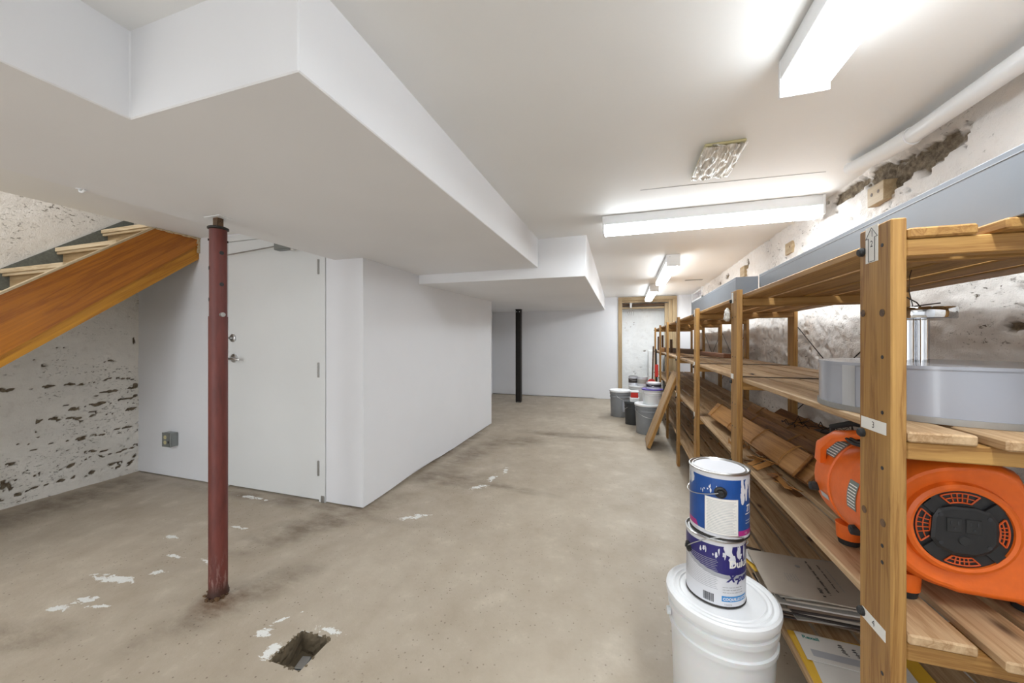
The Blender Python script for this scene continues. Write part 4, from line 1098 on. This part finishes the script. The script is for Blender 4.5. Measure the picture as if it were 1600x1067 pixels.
bundle('light-brown plank bundle tied with twine nearest the shelf front', (.597, 1.43, Z3 + .066), (.535, 2.56, Z3 + .066), 6, .092, .0115, [M['plank_dark'], M['plank'], M['plank_dark'], M['plank'], M['plank_dark'], M['plank']], radians(-52), (-.76, -.30, .25, .80), 1)
bundle('pinkish narrow plank bundle just behind the front bundle', (.705, 1.50, Z3 + .068), (.645, 2.52, Z3 + .068), 5, .066, .012, [M['plank_dark'], M['plank_pink']], radians(-48), (-.4, .4), 2)
bundle('brown plank bundle in the middle of the third shelf', (.800, 1.36, Z3 + .066), (.742, 2.62, Z3 + .066), 6, .082, .0115, [M['plank_dark'], M['plank']], radians(-50), (-.6, .1, .7), 3)
bundle('dark brown plank bundle at the back of the third shelf near the wall', (.905, 1.30, Z3 + .052), (.885, 2.60, Z3 + .052), 7, .070, .0085, [M['plank_dark'], M['old_wood'], M['plank_pink']], radians(-40), (-.5, .5), 4)
def tangle(label, c, n, r, mat, seed, name='twine_tangle', cat='twine', th=.0018):
    rr = random.Random(seed); t = thing(name, label, cat, c)
    m = MB()
    for k in range(n):
        P = []; q = Vector((rr.uniform(-r, r) * .5, rr.uniform(-r, r), .006 + rr.uniform(0, .01))); d = rr.uniform(0, 6.28)
        for i in range(14):
            P.append(q.copy()); d += rr.uniform(-.9, .9); q += Vector((cos(d), sin(d), 0)) * r * .18
            q.z = .006 + abs(rr.gauss(0, .012)); q.x = max(-r, min(r, q.x)); q.y = max(-r * 1.6, min(r * 1.6, q.y))
        m.tube(P, th, 5)
    m.build('strands', mat, t)
    MB().lathe([(r * .35, .001), (r * .4, .004), (r * .32, .007)], n=14).build('knot', mat, t)
tangle('dark wire tangle lying on the bundles before the rear post', (.83, 1.95, Z3 + .098), 6, .10, M['wire'], 8)
tangle('loose brown string on the shelf in front of the plank bundles', (.505, 1.95, Z3), 7, .032, M['twine'], 10)
def scrap(label, x, y, z, seed, n=7):
    rr = random.Random(seed); t = thing('cardboard_scrap', label, 'scrap', (x, y, z))
    for k in range(n):
        L = rr.uniform(.05, .12); o = board('strip', round(L, 2), .022, .002, M['twine'] if k % 3 else M['plank_dark'], t, (rr.uniform(-.015, .015), rr.uniform(-.08, .08), .014 + .006 * k), (rr.uniform(-.5, .5), rr.uniform(-.25, .25), rr.uniform(0, 3)), bevel=.0005)
scrap('crumpled brown cardboard strips at the front edge of the third shelf', .500, 1.66, Z3, 5)
scrap('second heap of brown strips close to the blower end of the bundles', .505, 1.45, Z3, 6, 4)

# ------------------------------------------------------------------ offcuts on the middle shelf at the far end
Z2 = LV[1] + .0005
def offcut(label, L, W, T, x, y, z, yaw, mat, name='wood_offcut', pitch=0):
    o = tag(board(name, L, W, T, mat, None, (x, y, z + T / 2), (0, pitch, yaw)), label, 'wood offcut'); return o
offcut('light-brown timber offcut at the far end of the middle shelf', .85, .09, .05, .53, 5.85, Z2, pi / 2 - .05, M['plank'])
offcut('dark timber offcut beside the light one on the middle shelf', .9, .10, .055, .66, 5.0, Z2, pi / 2 + .25, M['old_wood'])
offcut('reddish-brown timber lying farther back on the middle shelf', .8, .09, .035, .84, 4.10, Z2, pi / 2 + .10, M['plank_pink'])
offcut('flat grey-brown offcut stacked under the far timbers', .6, .10, .02, .76, 5.75, Z2, pi / 2 - .1, M['pine_grey'])
for i, (x, y, h, lab) in enumerate(((.49, 6.28, .22, 'short dark stake standing upright on the middle shelf near the last post'), (.535, 6.10, .24, 'second dark stake leaning slightly right on the middle shelf'), (.545, 5.05, .17, 'short brown peg upright at the third-last post'))):
    t = thing('wooden_stake', lab, 'stake', (x, y, Z2 if i == 2 else Z2 + .0))
    board('shaft', h, .025, .03, M['old_wood'], t, (0, 0, h / 2 + .001), (0, -pi / 2 + .0, 0))
# ------------------------------------------------------------------ papers on the lowest shelf
Z4 = LV[3] + .0005
def sheet(name, label, cat, x, y, z, lx, ly, th, yaw, mat, group=None, curl=.0):
    t = thing(name, label, cat, (x, y, z), yaw, group); m = MB(); n = 8
    top = []; bot = []
    for i in range(n + 1):
        for j in range(n + 1):
            u, v = i / n - .5, j / n - .5
            e = curl * (noise.noise(Vector((x * 9 + u * 3, y * 7 + v * 3, z * 40))) )
            e = max(0, e); top.append((u * lx, v * ly, th + e)); bot.append((u * lx, v * ly, e))
    m.v = top + bot; N = (n + 1) * (n + 1)
    for i in range(n):
        for j in range(n):
            a = i * (n + 1) + j; m.f.append((a, a + n + 1, a + n + 2, a + 1)); m.f.append((N + a, N + a + 1, N + a + n + 2, N + a + n + 1))
    for i in range(n):
        for a, b in ((i, i + 1), ((i + 1) + n * (n + 1), i + n * (n + 1))): m.f.append((a, b, N + b, N + a))
        for a, b in (((i + 1) * (n + 1), i * (n + 1)), (i * (n + 1) + n, (i + 1) * (n + 1) + n)): m.f.append((a, b, N + b, N + a))
    m.build('sheet', mat, t); return t
def stack():
    rr = random.Random(12); z = Z4
    mats = [M['paper3'], M['plank_dark'], M['paper4'], M['paper3'], M['paper2'], M['paper4'], M['card'], M['paper4'], M['paper3'], M['paper'], M['paper4'], M['card'], M['paper3'], M['paper2']]
    cn = {'paper3': 'brown', 'plank_dark': 'wood-coloured', 'paper4': 'dark', 'paper2': 'grey', 'card': 'tan', 'paper': 'white'}
    nth = ('lowest', 'second from the bottom', 'third from the bottom', 'fourth from the bottom', 'fifth from the bottom', 'sixth from the bottom', 'seventh from the bottom',
           'seventh below the big envelope', 'sixth below the big envelope', 'fifth below the big envelope', 'fourth below the big envelope', 'third below the big envelope', 'second below the big envelope', 'directly below the big envelope')
    for i, mt in enumerate(mats):
        key = [q for q in M if M[q] == mt][0]
        th = rr.uniform(.004, .0085)
        sheet('magazine', 'worn %s magazine in the pile on the lowest shelf, %s' % (cn[key], nth[i]), 'magazine', .605 + rr.uniform(-.012, .02), 1.50 + rr.uniform(-.015, .015), z, .285 + rr.uniform(-.04, .01), .25 + rr.uniform(-.03, .02), th, rr.uniform(-.10, .10), mt, 'magazines piled on the lowest shelf', .003)
        z += th + .0008
    t = sheet('large_envelope', 'large pale mailing envelope with printed lines topping the paper pile', 'envelope', .580, 1.490, z, .275, .250, .004, -.03, M['card'], None, .002)
    def pr(s, size, x, y, rot, mat='ink', bold=0.0):
        text('lettering', s, size, M[mat], t, lambda a, b: (x + a * cos(rot) - b * sin(rot), y + a * sin(rot) + b * cos(rot), .0072), 0, bold)
    r = -pi / 2
    marks('printed_line', t, M['ink'], .035, .100, .19, .0085, r, .0072, 1)
    marks('printed_line', t, M['ink'], .065, .085, .15, .0065, r, .0072, 2)
    marks('printed_line', t, M['ink_grey'], .085, .070, .13, .005, r, .0072, 3)
    marks('printed_line', t, M['ink'], .012, -.060, .045, .014, r, .0072, 4)
    for i in range(5): marks('address_line', t, M['ink_grey'], -.060 + .008 * i, -.002, .045, .0035, r, .0072, 10 + i)
    MB().lathe([(.008, .0072), (.008, .0076)], (.0, .055, 0), 16).build('round_stamp', M['ink_grey'], t)
    for i, (a, b, rt) in enumerate(((.455, 1.60, .5), (.462, 1.56, .2), (.47, 1.65, -.3))):
        sheet('loose_paper', ('torn white slip sticking out at the left of the paper pile', 'yellowish torn slip sticking out behind the upper can', 'black-printed slip poking from the back of the pile')[i], 'paper', a, b, z - .012 - .006 * i - .0, .06, .09, .0015, rt, (M['paper'], M['yellow'], M['paper4'])[i], None, .006)
stack()
t = sheet('yellow_folder', 'large yellow folder flat on the lowest shelf under the letters', 'folder', .62, 1.16, Z4, .30, .33, .006, -.02, M['yellow'])
sheet('white_letter', 'second white letter lying under the window envelope', 'letter', .60, 1.165, Z4 + .0065, .22, .11, .002, -.1, M['paper'])
t = sheet('window_envelope', 'white window envelope with handwriting and teal heading on the lowest shelf', 'envelope', .605, 1.262, Z4 + .0095, .24, .105, .002, -.06, M['paper'])
def envtext(t):
    z = .0023
    def pr(s, size, x, y, mat='ink', it=0.0, bold=0.0, rot=0.0): text('lettering', s, size, M[mat], t, lambda a, b: (x + a * cos(rot) - b * sin(rot), y + a * sin(rot) + b * cos(rot), z), it, bold)
    pr('Rexall', .017, -.105, .030, 'teal_ink', 0, .0006)
    MB().quad((-.10, -.036, z - .0001), (.02, -.036, z - .0001), (.02, -.010, z - .0001), (-.10, -.010, z - .0001)).build('address_window', M['can_grey'], t)
    rr = random.Random(5)
    for i in range(3):
        P = [(-.02 + .030 * i + .004 * sin(q * 1.9) + .0012 * rr.uniform(-1, 1) + .006 * q / 22, .034 - .006 * i - q * .0018, z + .0004) for q in range(22)]
        P = [(p[0] + .005 * (k % 2), p[1], p[2]) for k, p in enumerate(P)]
        MB().tube(P, .0006, 4).build('handwriting', M['ink'], t)
envtext(t)
sheet('printed_form', 'white printed form right of the front post on the lowest shelf', 'paper', .56, 1.03, Z4 + .0065, .14, .07, .002, .3, M['paper'], None, .004)
sheet('printed_leaflet', 'grey printed leaflet beside the form on the lowest shelf', 'paper', .66, 1.04, Z4 + .0065, .09, .09, .003, -.25, M['paper2'], None, .003)

# ------------------------------------------------------------------ far corner: pails, cans, tools, leaning panel
pail('grey pail with white lid standing left of the far bucket group', -.09, 5.60, fz(5.6) + .0005, .150, .385, 'grey_pail', 'lid', handle=radians(250), lab=(radians(-75), radians(-40), 'can_grey', 'faded paper label'))
pail('grey bucket with pale lid behind the leaning panel, carrying a white tub', .245, 4.73, fz(4.73) + .0005, .148, .36, 'grey_pail', 'lid', handle=radians(200))
pail('white tub with purple lid on top of the grey bucket', .295, 4.72, fz(4.73) + .3565, .118, .185, 'pail', 'purple', cat='tub', handle=radians(200), name='plastic_tub')
def far_can(label, x, y, z, r, h, body='can_white', band=None, lidm='steel', g=None):
    t = thing('small_can', label, 'can', (x, y, z), 0, g)
    MB().lathe([(r, 0), (r, h - .004), (r + .001, h)], n=32).build('body', M[body], t, smooth=True)
    MB().lathe([(r - .002, h), (r - .006, h - .002), (r - .010, h + .001), (.001, h + .001)], n=32).build('lid', M[lidm], t, smooth=True)
    if band: MB().lathe([(r + .0006, h * .3), (r + .0006, h * .75)], n=32, cap0=False, cap1=False).build('label_band', M[band], t, smooth=True)
    MB().tube([((r + .004) * cos(q), (r + .004) * sin(q), h * .75 - .03 * sin(q + 2.6)) for q in [-2.6 + pi * i / 12 for i in range(13)]], .0015, 5).build('bail', M['steel'], t)
far_can('low white can with black band on the purple-lidded tub', .315, 4.74, fz(4.73) + .3565 + .184, .085, .075, 'can_white', 'ink', 'lid')
pail('dark bucket standing between the two grey buckets', .085, 5.15, fz(5.15) + .0005, .115, .30, 'dark_pail', 'dark_pail', handle=1)
def jug():
    z = fz(5.15) + .2965
    t = thing('red_tub', 'small white and red open container on the dark bucket', 'container', (.10, 5.13, z + .001))
    MB().rings([[(-.055, -.04, 0), (.055, -.04, 0), (.055, .04, 0), (-.055, .04, 0)], [(-.062, -.048, .06), (.062, -.048, .06), (.062, .048, .06), (-.062, .048, .06)]]).build('base', M['lid'], t, bevel=.006)
    MB().rings([[(-.05, -.045, .06), (.05, -.045, .06), (.05, .045, .06), (-.05, .045, .06)], [(-.045, -.048, .13), (.045, -.048, .13), (.045, .04, .135), (-.045, .04, .135)]]).build('red_cap', M['red'], t, bevel=.006)
    MB().box((-.055, -.05, .13), (.055, .045, .15)).build('rim', M['lid'], t, bevel=.004)
jug()
pail('tall white pail at the back carrying two used cans', .17, 6.05, fz(6.05) + .0005, .14, .40, 'pail', 'lid', handle=0)
pail('second white pail at the very back by the casing', .27, 6.42, fz(6.42) + .0005, .14, .38, 'pail', 'lid', handle=0)
zz = fz(6.05) + .3955
far_can('smeared black and white can on the back pail, left one', .095, 6.05, zz, .066, .15, 'can_white', 'paper4', 'black_metal')
far_can('dented white and green can on the back pail, right one', .235, 6.0, zz, .074, .145, 'can_white', 'paper2', 'steel')
def leaning_panel():
    # grooved panel leaning against the rack
    a = Vector((.215, 4.225, fz(4.225) + .012)); b = Vector((.503, 4.225, .87)); d = b - a; L = d.length
    # extend to its length
    t = thing('leaning_panel', 'grooved wooden panel leaning against the rack by the buckets', 'panel', a[:])
    ang = atan2(d.z, d.x)
    Mx = Matrix.Rotation(-ang, 4, 'Y')
    L2 = 1.02
    n = 5; W = .076
    L2 = L
    for k in range(n):
        o = put('slat', board_mesh(round(L2, 3), W - .012, .016, M['pine_grey'], .003), t); o.matrix_local = Mx @ Matrix.Translation((L2 / 2, (k - (n - 1) / 2) * W, .0085))
    o = put('backing_board', board_mesh(round(L2 - .01, 3), n * W, .012, M['old_wood'], .001), t); o.matrix_local = Mx @ Matrix.Translation((L2 / 2, 0, -.006))
    o = put('edge_batten', board_mesh(round(L2 - .01, 3), .02, .030, M['pine'], .001), t); o.matrix_local = Mx @ Matrix.Translation((L2 / 2, -n * W / 2 - .0105, -.002))
leaning_panel()
def tool(label, x, y, lean, red_z, H, blade):
    t = thing('long_handled_tool', label, 'tool', (x, y, fz(y)))
    MB().tube([(0, 0, .02), (lean * .5, 0, H / 2), (lean, 0, H)], .011, 8).build('handle', M['old_wood'] if blade else M['rubber'], t, smooth=True)
    if blade:
        m = MB(); m.rings([[(-.06, -.02, .42), (.06, -.02, .42), (.06, .02, .42), (-.06, .02, .42)], [(-.07, -.03, .47), (.07, -.03, .47), (.07, .03, .47), (-.07, .03, .47)], [(-.02, -.02, .53), (.03, -.02, .53), (.03, .02, .53), (-.02, .02, .53)]])
        m.build('red_head', M['red'], t, bevel=.006)
        MB().box((-.012, -.012, 0), (.012, .012, .42)).build('stem', M['black_metal'], t)
    else:
        MB().box((-.02 + lean * .6, -.018, red_z), (.022 + lean * .6, .018, red_z + .17)).build('red_sleeve', M['red'], t, bevel=.006)
tool('dark-handled tool with red head standing among the far pails', .355, 5.85, .03, 0, 1.02, True)
tool('thin black-handled tool with red sleeve beside the rack far end', .40, 5.30, -.02, .62, 1.0, False)
o = MB().box((.38, YF + .05, fz(YF)), (.62, YF + .33, 1.02)).build('concrete_plinth', M['rough_far'], bevel=.01); tag(o, 'pale painted block standing in the recess behind the tools', 'block')
